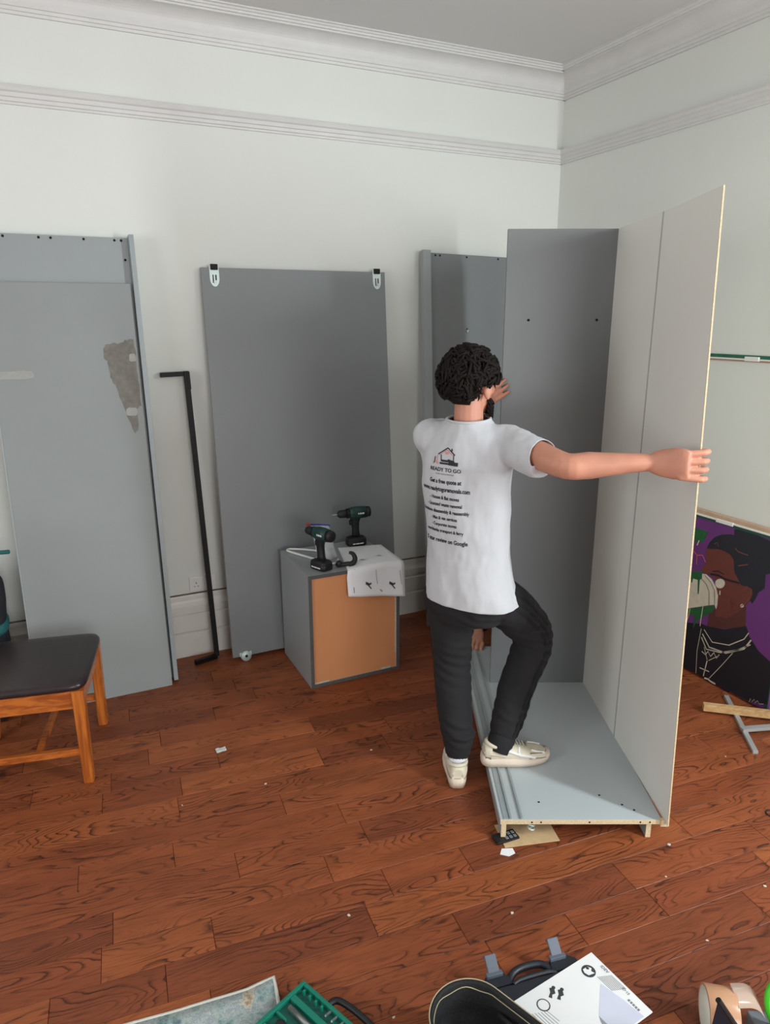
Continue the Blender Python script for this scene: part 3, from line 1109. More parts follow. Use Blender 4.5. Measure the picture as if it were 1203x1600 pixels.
def man():
    root = empty('person', 'man in white printed T-shirt and black tracksuit bottoms holding the wardrobe board', 'person', (1.40, 2.2, 0))
    fd = V((0.82, 0.572, 0)).normalized()
    rd = V((fd.y, -fd.x, 0))
    up = V((0, 0, 1))
    hip_l, hip_r = V((1.362, 2.285, 0.87)), V((1.470, 2.135, 0.87))
    kn_l, an_l = V((1.395, 2.295, 0.475)), V((1.372, 2.185, 0.085))
    kn_r, an_r = V((1.700, 2.160, 0.575)), V((1.512, 2.090, 0.175))
    sh_l, sh_r = V((1.305, 2.355, 1.415)), V((1.492, 2.085, 1.412))
    el_r, wr_r = V((1.530, 1.822, 1.377)), V((1.750, 1.664, 1.398))
    el_l, wr_l = V((1.520, 2.515, 1.375)), V((1.680, 2.638, 1.443))
    head = V((1.402, 2.222, 1.612))
    hf = V((0.93, 0.36, -0.06))
    # heels of the shoes
    hl, fl_ = V((1.328, 2.112, 0.0)), V((0.46, 0.89, 0))
    hr, fr_ = V((1.437, 2.112, 0.0915)), V((0.953, -0.303, 0))

    # ---- body: one continuous surface
    bm = bmesh.new()
    Hd = head_parts(bm, head, hf, up, 1.02)
    capsule(bm, (1.396, 2.214, 1.40), head + V((-0.008, -0.006, -0.055)), 0.058, 0.052)
    tor = []
    for z, cx, cy, hw, hd in ((0.80, 1.405, 2.215, 0.115, 0.090), (0.92, 1.408, 2.216, 0.125, 0.090), (1.08, 1.405, 2.220, 0.130, 0.092), (1.25, 1.400, 2.222, 0.150, 0.100), (1.37, 1.398, 2.220, 0.150, 0.090), (1.44, 1.397, 2.218, 0.100, 0.065)):
        tor.append(((cx, cy, z), rd * hw, fd * hd))
    loft(bm, tor, 24, 2.3)
    arm = [sh_r, sh_r.lerp(el_r, 0.5), el_r, el_r.lerp(wr_r, 0.28) + V((0, 0, -0.002)), el_r.lerp(wr_r, 0.68), wr_r, wr_r.lerp(el_r, -0.08)]
    shirt_tube(bm, lerp_path(arm, 5), rad_path([0.054, 0.050, 0.0435, 0.0455, 0.0345, 0.0275, 0.027], 5))
    capsule(bm, el_r + V((-0.006, -0.006, -0.020)), el_r + V((0.035, -0.022, -0.014)), 0.024, 0.024)
    chain(bm, [sh_l, sh_l.lerp(el_l, 0.5), el_l, el_l.lerp(wr_l, 0.35), wr_l], [0.055, 0.046, 0.039, 0.040, 0.025])
    chain(bm, [hip_l + V((0, 0, -0.04)), kn_l, kn_l.lerp(an_l, 0.4), an_l], [0.070, 0.050, 0.050, 0.034])
    chain(bm, [hip_r + V((-0.01, 0.02, -0.04)), kn_r, kn_r.lerp(an_r, 0.4), an_r], [0.070, 0.050, 0.050, 0.034])
    for a_, h_, f_ in ((an_l, hl, fl_), (an_r, hr, fr_)):
        f_ = f_.normalized()
        chain(bm, [a_, h_ + f_ * 0.06 + up * 0.045, h_ + f_ * 0.16 + up * 0.045, h_ + f_ * 0.235 + up * 0.038], [0.034, 0.032, 0.028, 0.018])
    # right hand wrapped round the free edge of the board
    zc = 1.400
    tz = (zc - PB['fr0'].z) / (PB['fr1'].z - PB['fr0'].z)
    E = PB['fr0'].lerp(PB['fr1'], tz)
    pd = V((-0.40, -0.916, 0)).normalized()
    pn = wdir.copy()
    kn = E + pd * 0.016 - pn * 0.052
    dr = (kn - wr_r)
    dr.z = 0.008
    pal = dr.normalized().cross(up).normalized()
    fingers = []
    for i in range(4):
        dz = (0.0390 - 0.0255 * i)
        ln = (0.94, 1.02, 0.97, 0.80)[i]
        tl = (0.004, 0.001, -0.001, -0.005)[i]
        k0 = kn + up * (dz * 0.95) - dr.normalized() * (0.004 if i == 3 else 0.0) - dr.normalized() * 0.006
        p1 = E + pd * 0.0185 + pn * 0.004 * ln + up * (dz + tl)
        p2 = E + pd * (0.004) + pn * 0.0225 + up * (dz + tl * 1.2)
        p3 = E - pd * 0.018 * ln + pn * 0.0155 + up * (dz + tl * 1.3)
        fingers.append([k0, p1, p2, p3])
    th0 = wr_r + dr.normalized() * 0.030 + up * 0.014 + pn * 0.016
    thumb = [th0, E - pd * 0.050 - pn * 0.050 + up * 0.014, E - pd * 0.050 - pn * 0.026 + up * 0.012, E - pd * 0.040 - pn * 0.012 + up * 0.010]
    hand_parts(bm, wr_r, dr, up, pal, fingers, thumb, width=0.100, length=dr.length, fr=1.18)
    # left hand flat on the divider
    dn = -udir
    surf = lambda s, z: mW @ V((WB - 0.484 + s, DV, z))
    palm0 = surf(0.000, 1.475) + dn * 0.035
    kc = surf(-0.046, 1.520) + dn * 0.016
    dl = (kc - wr_l)
    acr = dl.cross(dn).normalized()
    fingers = []
    for i in range(4):
        off = acr * (-0.030 + 0.020 * i)
        ln = (0.94, 1.05, 1.0, 0.82)[i]
        dd = V((dl.x, dl.y, dl.z))
        dd = (dd - dn * dd.dot(dn)).normalized()
        dd = (dd + acr * (-0.12 + 0.08 * i)).normalized()
        q = kc + off
        fingers.append([q - dd * 0.006, q + dd * 0.038 * ln + dn * 0.004, q + dd * 0.062 * ln - dn * 0.001, q + dd * 0.082 * ln - dn * 0.006])
    th = wr_l + dl.normalized() * 0.03 - acr * 0.030
    dd = (dl - dn * dl.dot(dn)).normalized()
    thumb = [th, th - acr * 0.018 + dd * 0.026, th - acr * 0.028 + dd * 0.050, th - acr * 0.030 + dd * 0.070]
    hand_parts(bm, wr_l, dl, acr, dn, fingers, thumb, length=dl.length)
    body = link('body', remesh(bm, 0.0036, 6, 0.5), M_skin, root, True)

    # nails of the visible hand, eyes, beard
    for sd in (-1, 1):
        bm = bmesh.new()
        ellipsoid(bm, Hd(0.082, sd * 0.030, 0.010), hf.normalized() * 0.010, hf.cross(up).normalized() * 0.013, up * 0.008, 12, 8)
        ey = build('eye', bm, M_eye, body, True)
        bm = bmesh.new()
        ellipsoid(bm, Hd(0.0895, sd * 0.030, 0.010), hf.normalized() * 0.0035, hf.cross(up).normalized() * 0.0055, up * 0.0055, 12, 8)
        build('iris', bm, M_hair, ey, True)
        bm = bmesh.new()
        tube(bm, [Hd(0.088, sd * 0.014, 0.034), Hd(0.090, sd * 0.028, 0.038), Hd(0.080, sd * 0.046, 0.034)], 0.004, 6)
        build('eyebrow', bm, M_hair, body, True)
    bm = bmesh.new()
    rng = random.Random(5)
    for i in range(420):
        a = rng.uniform(-1, 1) * 1.5
        hgt = rng.uniform(-0.098, -0.040)
        k_ = math.cos(a)
        p = Hd(0.026 + 0.066 * max(k_, 0.0) - 0.004, 0.062 * math.sin(a), hgt)
        q = Hd(0.026 + 0.078 * max(k_, 0.0), 0.072 * math.sin(a), hgt - 0.014)
        capsule(bm, p, q, 0.0035, 0.0015, 5, 2)
    build('beard', bm, M_hair, body, True)

    # ---- hair
    f0 = hf.normalized()
    r0 = f0.cross(up).normalized()
    u0 = r0.cross(f0)
    hc = head + f0 * -0.014 + u0 * 0.026
    bm = bmesh.new()
    ellipsoid(bm, hc, f0 * 0.106, r0 * 0.098, u0 * 0.106, 28, 18)
    bmesh.ops.delete(bm, geom=[f for f in bm.faces if (f.calc_center_median() - hc).dot(f0) > 0.05 and (f.calc_center_median() - hc).dot(u0) < 0.03 or (f.calc_center_median() - hc).dot(u0) < -0.088 or (abs((f.calc_center_median() - hc).dot(r0)) > 0.045 and (f.calc_center_median() - hc).dot(u0) < -0.012 and (f.calc_center_median() - hc).dot(f0) > -0.045)], context='FACES')
    rng = random.Random(11)
    curls(bm, hc, f0, r0, u0, (0.108, 0.101, 0.108), 900, rng)
    curls(bm, hc, f0, r0, u0, (0.115, 0.109, 0.115), 330, rng)
    build('hair', bm, M_hair, body, True)

    # ---- T-shirt
    bm = bmesh.new()
    rings = []
    for z, cx, cy, hw, hd in ((0.770, 1.428, 2.196, 0.186, 0.142), (0.80, 1.426, 2.199, 0.184, 0.141), (0.88, 1.417, 2.208, 0.172, 0.134), (1.00, 1.410, 2.217, 0.163, 0.126), (1.12, 1.404, 2.222, 0.162, 0.124), (1.24, 1.399, 2.224, 0.168, 0.125), (1.33, 1.398, 2.222, 0.176, 0.120), (1.40, 1.398, 2.220, 0.172, 0.104), (1.445, 1.397, 2.218, 0.142, 0.088), (1.478, 1.397, 2.217, 0.098, 0.076), (1.502, 1.398, 2.217, 0.074, 0.066)):
        dz = lambda x: 0
        rings.append(((cx, cy, z), rd * hw, fd * hd))
    loft(bm, rings, 40, 2.35)
    cuff_r = sh_r.lerp(el_r, 0.62) + V((0.004, 0, -0.016))
    cuff_l = sh_l.lerp(el_l, 0.70)
    shirt_tube(bm, lerp_path([sh_r + (sh_r - el_r) * -0.0 + V((-0.06, 0.085, 0.0)), sh_r + V((0, 0, -0.006)), sh_r.lerp(el_r, 0.35) + V((0, 0, -0.012)), cuff_r], 4), rad_path([0.066, 0.074, 0.070, 0.066], 4))
    shirt_tube(bm, lerp_path([sh_l + V((0.05, -0.08, -0.02)), sh_l + V((0.004, -0.004, -0.006)), sh_l.lerp(el_l, 0.35), cuff_l], 4), rad_path([0.066, 0.070, 0.068, 0.068], 4))
    capsule(bm, sh_l + V((0.012, -0.014, -0.02)), sh_l + V((0.030, -0.040, -0.20)), 0.062, 0.050)
    capsule(bm, sh_r + V((-0.02, 0.025, -0.03)), sh_r + V((-0.030, 0.040, -0.17)), 0.058, 0.048)
    capsule(bm, sh_l + V((0.015, -0.02, 0.006)), V((1.375, 2.25, 1.445)), 0.056, 0.050)
    me = remesh(bm, 0.0062, 7)
    crumple(me, 0.0075, 8, (1, 1, 0.6), 3.1)
    crumple(me, 0.0028, 24, (1, 1, 0.5), 8.0)
    # creases fanning from the raised right armpit
    ap = sh_r + V((-0.03, 0.02, -0.09))
    nn = [v.normal.copy() for v in me.vertices]
    for v, vn in zip(me.vertices, nn):
        d = v.co - ap
        q = d.length
        if q < 0.30:
            ang = math.atan2(d.z, d.dot(-rd) + 1e-6)
            if vn.dot(fd) < 0.2 and q > 0.05:
                v.co += vn * (0.0022 * math.sin(ang * 6) * math.exp(-((q - 0.14) / 0.07) ** 2))
    # open hem, cuffs and neck
    b2 = bmesh.new()
    b2.from_mesh(me)
    ar = ((el_r - sh_r).normalized() + up * 0.30).normalized()
    al = (el_l - sh_l).normalized()

    def cut(bmx, co, no, near=None):
        fs = [f for f in bmx.faces if near is None or (f.calc_center_median() - co).length < near]
        gm = list({e for f in fs for e in f.edges}) + list({v for f in fs for v in f.verts}) + fs
        bmesh.ops.bisect_plane(bmx, geom=gm, plane_co=co, plane_no=no)
        dead = [f for f in bmx.faces if (f.calc_center_median() - co).dot(no) > 1e-5 and (near is None or (f.calc_center_median() - co).length < near + 0.02)]
        bmesh.ops.delete(bmx, geom=dead, context='FACES')
    cut(b2, V((1.42, 2.20, 0.790)), V((-0.02, 0.03, -1)).normalized())
    cut(b2, cuff_r, ar, 0.13)
    cut(b2, cuff_l, al, 0.13)
    cut(b2, V((1.398, 2.217, 1.494)), V((-0.08, -0.05, 1)).normalized())
    nk = {}
    for e in b2.edges:
        if len(e.link_faces) == 1 and e.verts[0].co.z > 1.45:
            for v in e.verts:
                d = v.co - V((1.398, 2.217, 1.494))
                nk.setdefault(int((math.atan2(d.dot(fd), d.dot(rd)) + PI) / (2 * PI) * 24) % 24, []).append(v.co.copy())
    b2.to_mesh(me)
    b2.free()
    tee = link('t_shirt', me, M_tee, root, True)
    bvh = BVHTree.FromPolygons([v.co for v in me.vertices], [p.vertices for p in me.polygons])
    sl = tee.modifiers.new('thickness', 'SOLIDIFY')
    sl.thickness = 0.0022
    sl.offset = -1
    # collar rib
    bm = bmesh.new()
    ring = [sum(nk[k_], V((0, 0, 0))) / len(nk[k_]) for k_ in sorted(nk)]
    tube(bm, ring, 0.0055, 8, closed=True)
    build('collar_rib', bm, M_tee, tee, True)

    # printed back: lettering laid on the cloth
    bc = V((1.402, 2.220, 0))

    def on_back(x, z):
        a = bc + rd * x + up * z
        st = a - fd * 0.5
        loc, nr, _, _ = bvh.ray_cast(st, fd, 1.0)
        if loc is None:
            return None
        return loc + nr * 0.0015

    def print_mesh(nm, bm, mt):
        dead = []
        for v in bm.verts:
            q = on_back(v.co.x, v.co.y)
            if q is None:
                dead.append(v)
            else:
                v.co = q
        bmesh.ops.delete(bm, geom=dead, context='VERTS')
        build(nm, bm, mt, tee)

    lines = [(1.312, 0.0190, 'READY TO GO', 1.02, 0.022), (1.300, 0.0060, 'HOUSE MOVES & REMOVALS', 1.0, 0.0), (1.268, 0.0215, 'Get a free quote at', 0.78, 0.030), (1.238, 0.0225, 'www.readytogoremovals.com', 0.74, 0.030),
             (1.208, 0.0185, '- House & flat moves', 0.78, 0.028), (1.182, 0.0185, '- Licensed waste removal', 0.76, 0.028), (1.156, 0.0185, 'furniture disassembly & reassembly', 0.74, 0.028),
             (1.130, 0.0175, '- Man & van services', 0.76, 0.028), (1.105, 0.0175, '- Corporate moves', 0.78, 0.028), (1.080, 0.0175, 'worldwide transport & ferry', 0.78, 0.028), (1.040, 0.0225, '* 5 star review on Google', 0.80, 0.028)]
    for z, sz, tx, sx_, bd in lines:
        bm = bmesh.new()
        me2 = text_mesh(tx, sz, 'CENTER', bd * sz, 0, sx_)
        b3 = bmesh.new()
        b3.from_mesh(me2)
        bpy.data.meshes.remove(me2)
        bmesh.ops.triangulate(b3, faces=b3.faces)
        mp = {}
        for v in b3.verts:
            xx = v.co.x + XOFF
            mp[v] = bm.verts.new((xx, z + v.co.y, 0))
        for f in b3.faces:
            bm.faces.new([mp[v] for v in f.verts])
        b3.free()
        print_mesh('lettering', bm, M_print)

    def stroke(bm, pts, w):
        pts = [(X0 + (x - X0) * 0.72, Z0_ + (z - Z0_) * 0.78) for x, z in pts]
        w *= 0.75
        for a, b in zip(pts, pts[1:]):
            a, b = V((a[0], a[1], 0)), V((b[0], b[1], 0))
            d = (b - a).normalized()
            n_ = V((-d.y, d.x, 0)) * w / 2
            k_ = 3
            for i in range(k_):
                p, q = a.lerp(b, i / k_), a.lerp(b, (i + 1) / k_)
                bm.faces.new([bm.verts.new(x) for x in (p - n_, q - n_, q + n_, p + n_)])
    X0, Z0_ = XOFF + 0.002, 1.340
    bm = bmesh.new()
    stroke(bm, [(X0 - 0.050, Z0_ + 0.040), (X0 + 0.006, Z0_ + 0.074), (X0 + 0.050, Z0_ + 0.044)], 0.005)
    stroke(bm, [(X0 + 0.044, Z0_ + 0.046), (X0 + 0.044, Z0_ + 0.018)], 0.004)
    stroke(bm, [(X0 + 0.030, Z0_ + 0.060), (X0 + 0.030, Z0_ + 0.072)], 0.007)
    stroke(bm, [(X0 - 0.030, Z0_ + 0.040), (X0 - 0.026, Z0_ + 0.012)], 0.005)
    stroke(bm, [(X0 - 0.026, Z0_ + 0.014), (X0 + 0.026, Z0_ + 0.014)], 0.010)
    stroke(bm, [(X0 - 0.034, Z0_ + 0.002), (X0 + 0.018, Z0_ + 0.002)], 0.009)
    stroke(bm, [(X0 + 0.012, Z0_ + 0.020), (X0 + 0.050, Z0_ + 0.014)], 0.008)
    stroke(bm, [(X0 + 0.018, Z0_ + 0.005), (X0 + 0.070, Z0_ + 0.003)], 0.018)
    stroke(bm, [(X0 - 0.066, Z0_ + 0.028), (X0 - 0.066, Z0_ + 0.008), (X0 - 0.072, Z0_ - 0.002)], 0.005)
    print_mesh('logo_outline', bm, M_print)
    bm = bmesh.new()
    stroke(bm, [(X0 - 0.044, Z0_ + 0.036), (X0 + 0.004, Z0_ + 0.066), (X0 + 0.038, Z0_ + 0.042)], 0.003)
    stroke(bm, [(X0 - 0.006, Z0_ + 0.050), (X0 + 0.014, Z0_ + 0.050)], 0.011)
    stroke(bm, [(X0 - 0.060, Z0_ + 0.008), (X0 - 0.044, Z0_ - 0.001)], 0.010)
    stroke(bm, [(X0 - 0.054, Z0_ + 0.034), (X0 - 0.050, Z0_ + 0.010)], 0.004)
    print_mesh('logo_accent', bm, M_printr)

    # ---- tracksuit bottoms
    bm = bmesh.new()
    rings = []
    for z, cx, cy, hw, hd in ((0.700, 1.418, 2.212, 0.128, 0.112), (0.76, 1.418, 2.210, 0.160, 0.130), (0.82, 1.417, 2.210, 0.166, 0.130), (0.88, 1.416, 2.212, 0.160, 0.124), (0.93, 1.412, 2.215, 0.142, 0.105)):
        rings.append(((cx, cy, z), rd * hw, fd * hd))
    loft(bm, rings, 32, 2.3)
    legL = lerp_path([hip_l + V((0.0, -0.005, -0.06)), hip_l.lerp(kn_l, 0.5) + V((0, -0.012, 0)), kn_l + V((-0.002, -0.008, 0)), kn_l.lerp(an_l, 0.45) + V((-0.006, -0.012, 0)), an_l + V((0.002, 0.006, 0.095)), an_l + V((0.003, 0.008, 0.030))], 5)
    shirt_tube(bm, legL, rad_path([0.104, 0.092, 0.076, 0.072, 0.062, 0.050], 5))
    legR = lerp_path([hip_r + V((-0.01, 0.01, -0.04)), hip_r.lerp(kn_r, 0.5) + V((0, 0, 0.004)), kn_r, kn_r.lerp(an_r, 0.45) + V((-0.006, 0, 0.0)), an_r.lerp(kn_r, 0.20), an_r.lerp(kn_r, 0.08)], 5)
    shirt_tube(bm, legR, rad_path([0.088, 0.097, 0.083, 0.073, 0.064, 0.052], 5))
    # bunched cloth above the cuffs, and the pocket bulge
    for c_, r_ in ((an_l + V((0.002, 0.004, 0.125)), 0.067), (an_r.lerp(kn_r, 0.22), 0.066)):
        ellipsoid(bm, c_, (r_, 0, 0), (0, r_, 0), (0, 0, 0.028))
    ellipsoid(bm, V((1.552, 2.118, 0.800)), rd * 0.030, fd * 0.060, up * 0.055)
    me = remesh(bm, 0.0065, 5)
    crumple(me, 0.0050, 11, (1, 1, 1.3), 1.0)
    # knee and cuff folds
    nn = [v.normal.copy() for v in me.vertices]
    for c_, s_ in ((kn_r, 0.15), (kn_l, 0.14), (an_l + V((0, 0, 0.13)), 0.10), (an_r.lerp(kn_r, 0.3), 0.09), (V((1.44, 2.16, 0.72)), 0.13)):
        for v, vn in zip(me.vertices, nn):
            d = v.co - c_
            q = d.length
            if q < s_ * 1.6:
                v.co += vn * (0.0055 * math.sin(d.z * 150 + d.dot(rd) * 50) * math.exp(-(q / s_) ** 2 * 2))
    trk = link('tracksuit_bottoms', me, M_track, root, True)
    path = []
    for i, p in enumerate(legR):
        if i > len(legR) - 3:
            break
        t = i / len(legR)
        out = (rd * 1.0 + fd * (-0.42 + 0.10 * t)).normalized()
        tg = (legR[min(i + 1, len(legR) - 1)] - legR[max(i - 1, 0)]).normalized()
        out = (out - tg * out.dot(tg)).normalized()
        path.append((p, out, tg.cross(out).normalized()))
    p0 = path[0]
    path.insert(0, (p0[0] + V((-0.008, 0.006, 0.10)), p0[1], p0[2]))
    stripes(trk, trk, path, (-0.036, -0.012, 0.012), 0.0125, M_stripe)
    pathl = []
    for i, p in enumerate(legL[:-2]):
        tg = (legL[min(i + 1, len(legL) - 1)] - legL[max(i - 1, 0)]).normalized()
        out = -rd - fd * 0.05
        out = (out - tg * out.dot(tg)).normalized()
        pathl.append((p, out, tg.cross(out).normalized()))
    stripes(trk, trk, pathl, (-0.024, 0.0, 0.024), 0.0125, M_stripe)
    # ribbed cuffs, socks, shoes
    for a_, b_ in ((an_l + V((0.003, 0.008, 0.020)), an_l + V((0.002, 0.007, 0.080))), (an_r.lerp(kn_r, -0.07), an_r.lerp(kn_r, 0.14))):
        bm = bmesh.new()
        x, y, z = frame(b_ - a_)
        N, K = 48, 6
        rows = []
        for k_ in range(K + 1):
            t = k_ / K
            rad = 0.046 + 0.007 * math.sin(t * PI)
            rows.append([bm.verts.new(a_.lerp(b_, t) + (x * math.cos(2 * PI * j / N) + y * math.sin(2 * PI * j / N)) * (rad + (0.0016 if j % 2 else 0))) for j in range(N)])
        for r_, s_ in zip(rows, rows[1:]):
            for j in range(N):
                bm.faces.new((r_[j], r_[(j + 1) % N], s_[(j + 1) % N], s_[j]))
        build('ribbed_cuff', bm, M_track, trk, True)
    for h_, f_, a_ in ((hl, fl_.normalized(), an_l), (hr, fr_.normalized(), an_r)):
        bm = bmesh.new()
        cyl(bm, h_ + f_ * 0.070 + up * 0.070, a_ + up * 0.03, 0.041, 0.038, 24)
        build('sock', bm, M_sock, root, True)
    shoe(root, hl, fl_)
    shoe(root, hr, fr_)
    return root


XOFF = -0.040
man()


def helper_person():
    """second person kneeling behind the divider; only the hand on the base shows"""
    root = empty('person', 'person in dark clothes crouching behind the divider, one hand on the wardrobe base', 'person', (2.60, 3.22, 0))
    fd = V((-0.97, -0.24, 0)).normalized()
    rd = V((fd.y, -fd.x, 0))
    up = V((0, 0, 1))
    pel = V((2.66, 3.24, 0.40))
    ch = V((2.53, 3.22, 0.74))
    head = V((2.45, 3.20, 1.00))
    sh = [ch + rd * -0.17 + up * 0.05, ch + rd * 0.17 + up * 0.05]
    hp = [pel + rd * -0.09, pel + rd * 0.09]
    kn = [hp[0] + fd * 0.28 + up * 0.14 + rd * -0.06, hp[1] + fd * 0.25 + up * -0.30 + rd * 0.03]
    an = [hp[0] + fd * 0.16 - up * 0.31, hp[1] - fd * 0.12 - up * 0.32]
    wr = V((2.050, 3.085, 0.165))
    el = V((2.30, 3.20, 0.40))
    wr2 = kn[1] + up * 0.10 + fd * 0.02
    el2 = sh[1] - up * 0.24 - fd * 0.02 + rd * 0.05
    tip = V((1.978, 3.012, 0.100))
    bm = bmesh.new()
    head_parts(bm, head, (-0.9, -0.2, -0.3), up, 1.0)
    capsule(bm, ch + up * 0.06, head - up * 0.04 - fd * 0.01, 0.056, 0.052)
    loft(bm, [(pel - up * 0.05, rd * 0.13, fd * 0.09), (pel + up * 0.08, rd * 0.13, fd * 0.09), (pel.lerp(ch, 0.6), rd * 0.13, fd * 0.09), (ch, rd * 0.15, fd * 0.095), (ch + up * 0.08, rd * 0.10, fd * 0.06)], 22, 2.2)
    chain(bm, [sh[0], el, el.lerp(wr, 0.4), wr], [0.050, 0.038, 0.038, 0.024])
    chain(bm, [sh[1], el2, wr2], [0.050, 0.038, 0.026])
    for a, b, c in zip(hp, kn, an):
        chain(bm, [a, b, b.lerp(c, 0.4), c], [0.075, 0.050, 0.048, 0.033])
    for c in an:
        chain(bm, [c, c + fd * 0.05 - up * 0.04, c + fd * 0.16 - up * 0.045], [0.033, 0.030, 0.022])
    # visible hand: fingers hooked down on to the end of the base
    d = (tip - wr)
    kc = wr + d.normalized() * 0.078
    acr = V((0.62, -0.55, -0.30)).normalized()
    pal = d.cross(acr).normalized()
    fing = []
    for i in range(4):
        q = kc + acr * (-0.036 + 0.025 * i)
        ln = (0.92, 1.02, 0.96, 0.80)[i]
        fing.append([q, q + (d.normalized() * 0.038 + up * 0.004) * ln, q + d.normalized() * 0.052 * ln - up * 0.018, q + d.normalized() * 0.056 * ln - up * 0.038])
    th = wr + d.normalized() * 0.03 - acr * 0.03
    hand_parts(bm, wr, d, acr, pal, fing, [th, th + d.normalized() * 0.03 - acr * 0.02, th + d.normalized() * 0.055 - acr * 0.026, th + d.normalized() * 0.072 - acr * 0.022], length=0.078)
    h2 = wr2 + fd * 0.08
    fing = [[h2 + rd * (-0.03 + 0.02 * i), h2 + rd * (-0.03 + 0.02 * i) + fd * 0.035 - up * 0.01, h2 + rd * (-0.03 + 0.02 * i) + fd * 0.05 - up * 0.03] for i in range(4)]
    hand_parts(bm, wr2, fd, rd, up, fing, [wr2 + fd * 0.03 - rd * 0.03, wr2 + fd * 0.055 - rd * 0.05, wr2 + fd * 0.075 - rd * 0.052])
    body = link('body', remesh(bm, 0.005, 3), M_skin, root, True)
    for sd in (-1, 1):
        bm = bmesh.new()
        f0 = V((-0.9, -0.2, -0.3)).normalized()
        ellipsoid(bm, head + f0 * 0.080 + f0.cross(up).normalized() * 0.03 * sd + up * 0.012, f0 * 0.010, f0.cross(up).normalized() * 0.013, up * 0.008, 12, 8)
        ey = build('eye', bm, M_eye, body, True)
        bm = bmesh.new()
        ellipsoid(bm, head + f0 * 0.0885 + f0.cross(up).normalized() * 0.03 * sd + up * 0.010, f0 * 0.0035, f0.cross(up).normalized() * 0.0055, up * 0.0055, 12, 8)
        build('iris', bm, M_hair, ey, True)
    M_dk = mat('black_sweatshirt', (34, 34, 36), rough=0.9, var=0.1, bump=0.12, bscale=40)
    bm = bmesh.new()
    loft(bm, [(pel - up * 0.02, rd * 0.17, fd * 0.125), (pel + up * 0.08, rd * 0.165, fd * 0.12), (pel.lerp(ch, 0.6), rd * 0.165, fd * 0.12), (ch, rd * 0.18, fd * 0.115), (ch + up * 0.08, rd * 0.12, fd * 0.08), (ch + up * 0.125, rd * 0.07, fd * 0.066)], 30, 2.2)
    shirt_tube(bm, lerp_path([ch + rd * -0.08 + up * 0.03, sh[0], sh[0].lerp(el, 0.5), el, el.lerp(wr, 0.5), el.lerp(wr, 0.97)], 4), rad_path([0.07, 0.078, 0.066, 0.058, 0.052, 0.042], 4))
    shirt_tube(bm, lerp_path([ch + rd * 0.08 + up * 0.03, sh[1], sh[1].lerp(el2, 0.5), el2, el2.lerp(wr2, 0.5), el2.lerp(wr2, 0.88)], 4), rad_path([0.07, 0.078, 0.066, 0.056, 0.048, 0.036], 4))
    me = remesh(bm, 0.008, 4)
    crumple(me, 0.006, 11, seed=4)
    link('sweatshirt', me, M_dk, root, True)
    bm = bmesh.new()
    loft(bm, [(pel - up * 0.10, rd * 0.12, fd * 0.10), (pel, rd * 0.16, fd * 0.12), (pel + up * 0.06, rd * 0.155, fd * 0.115)], 26, 2.2)
    for a, b, c in zip(hp, kn, an):
        shirt_tube(bm, lerp_path([a, a.lerp(b, 0.5), b, b.lerp(c, 0.5), b.lerp(c, 0.95)], 4), rad_path([0.098, 0.086, 0.070, 0.064, 0.050], 4))
    me = remesh(bm, 0.008, 4)
    crumple(me, 0.005, 12, seed=9)
    link('trousers', me, M_track, root, True)
    M_dshoe = mat('black_shoe', (28, 28, 30), rough=0.6)
    for c in an:
        bm = bmesh.new()
        h_ = c - fd * 0.05
        rings = []
        for t, hw, zt in ((0.02, 0.026, 0.07), (0.12, 0.036, 0.085), (0.4, 0.040, 0.080), (0.65, 0.047, 0.058), (0.85, 0.042, 0.046), (0.98, 0.020, 0.03)):
            q = h_ + fd * 0.27 * t
            zb = max(0.0, c.z - 0.088)
            rings.append((V((q.x, q.y, zb + zt / 2)), rd * hw, up * zt / 2))
        loft(bm, rings, 22, 2.6)
        build('shoe', bm, M_dshoe, root, True)
    f0 = V((-0.9, -0.2, -0.3)).normalized()
    r0 = f0.cross(up).normalized()
    u0 = r0.cross(f0)
    hc = head - f0 * 0.014 + u0 * 0.03
    bm = bmesh.new()
    ellipsoid(bm, hc, f0 * 0.098, r0 * 0.084, u0 * 0.094, 24, 16)
    bmesh.ops.delete(bm, geom=[f for f in bm.faces if (f.calc_center_median() - hc).dot(f0) > 0.045 and (f.calc_center_median() - hc).dot(u0) < 0.035 or (f.calc_center_median() - hc).dot(u0) < -0.07], context='FACES')
    build('hair', bm, M_hair, body, True)


helper_person()

# ------------------------------------------------------------------ dining chair at the left edge
M_oakw = grained('orange_oak', (196, 112, 44), (150, 76, 26), rough=0.38, sx=5, sy=70, axis='z', coat=0.3)
M_oakh = grained('orange_oak_rail', (190, 106, 42), (146, 72, 26), rough=0.4, sx=5, sy=70, axis='x', coat=0.3)
M_leather = mat('dark_brown_leatherette', (44, 34, 36), rough=0.32, var=0.12, scale=18, bump=0.08, bscale=90)
A0, B0 = V((-0.018, 2.826, 0)), V((0.070, 3.262, 0))
wv = (B0 - A0).normalized()
dvv = V((-wv.y, wv.x, 0))
CW, CD = (B0 - A0).length, 0.42
chair = empty('dining_chair', 'oak dining chair with dark brown padded seat at far left', 'chair', A0)
mC = Matrix((dvv, wv, V((0, 0, 1)))).transposed().to_4x4()
mC.translation = A0


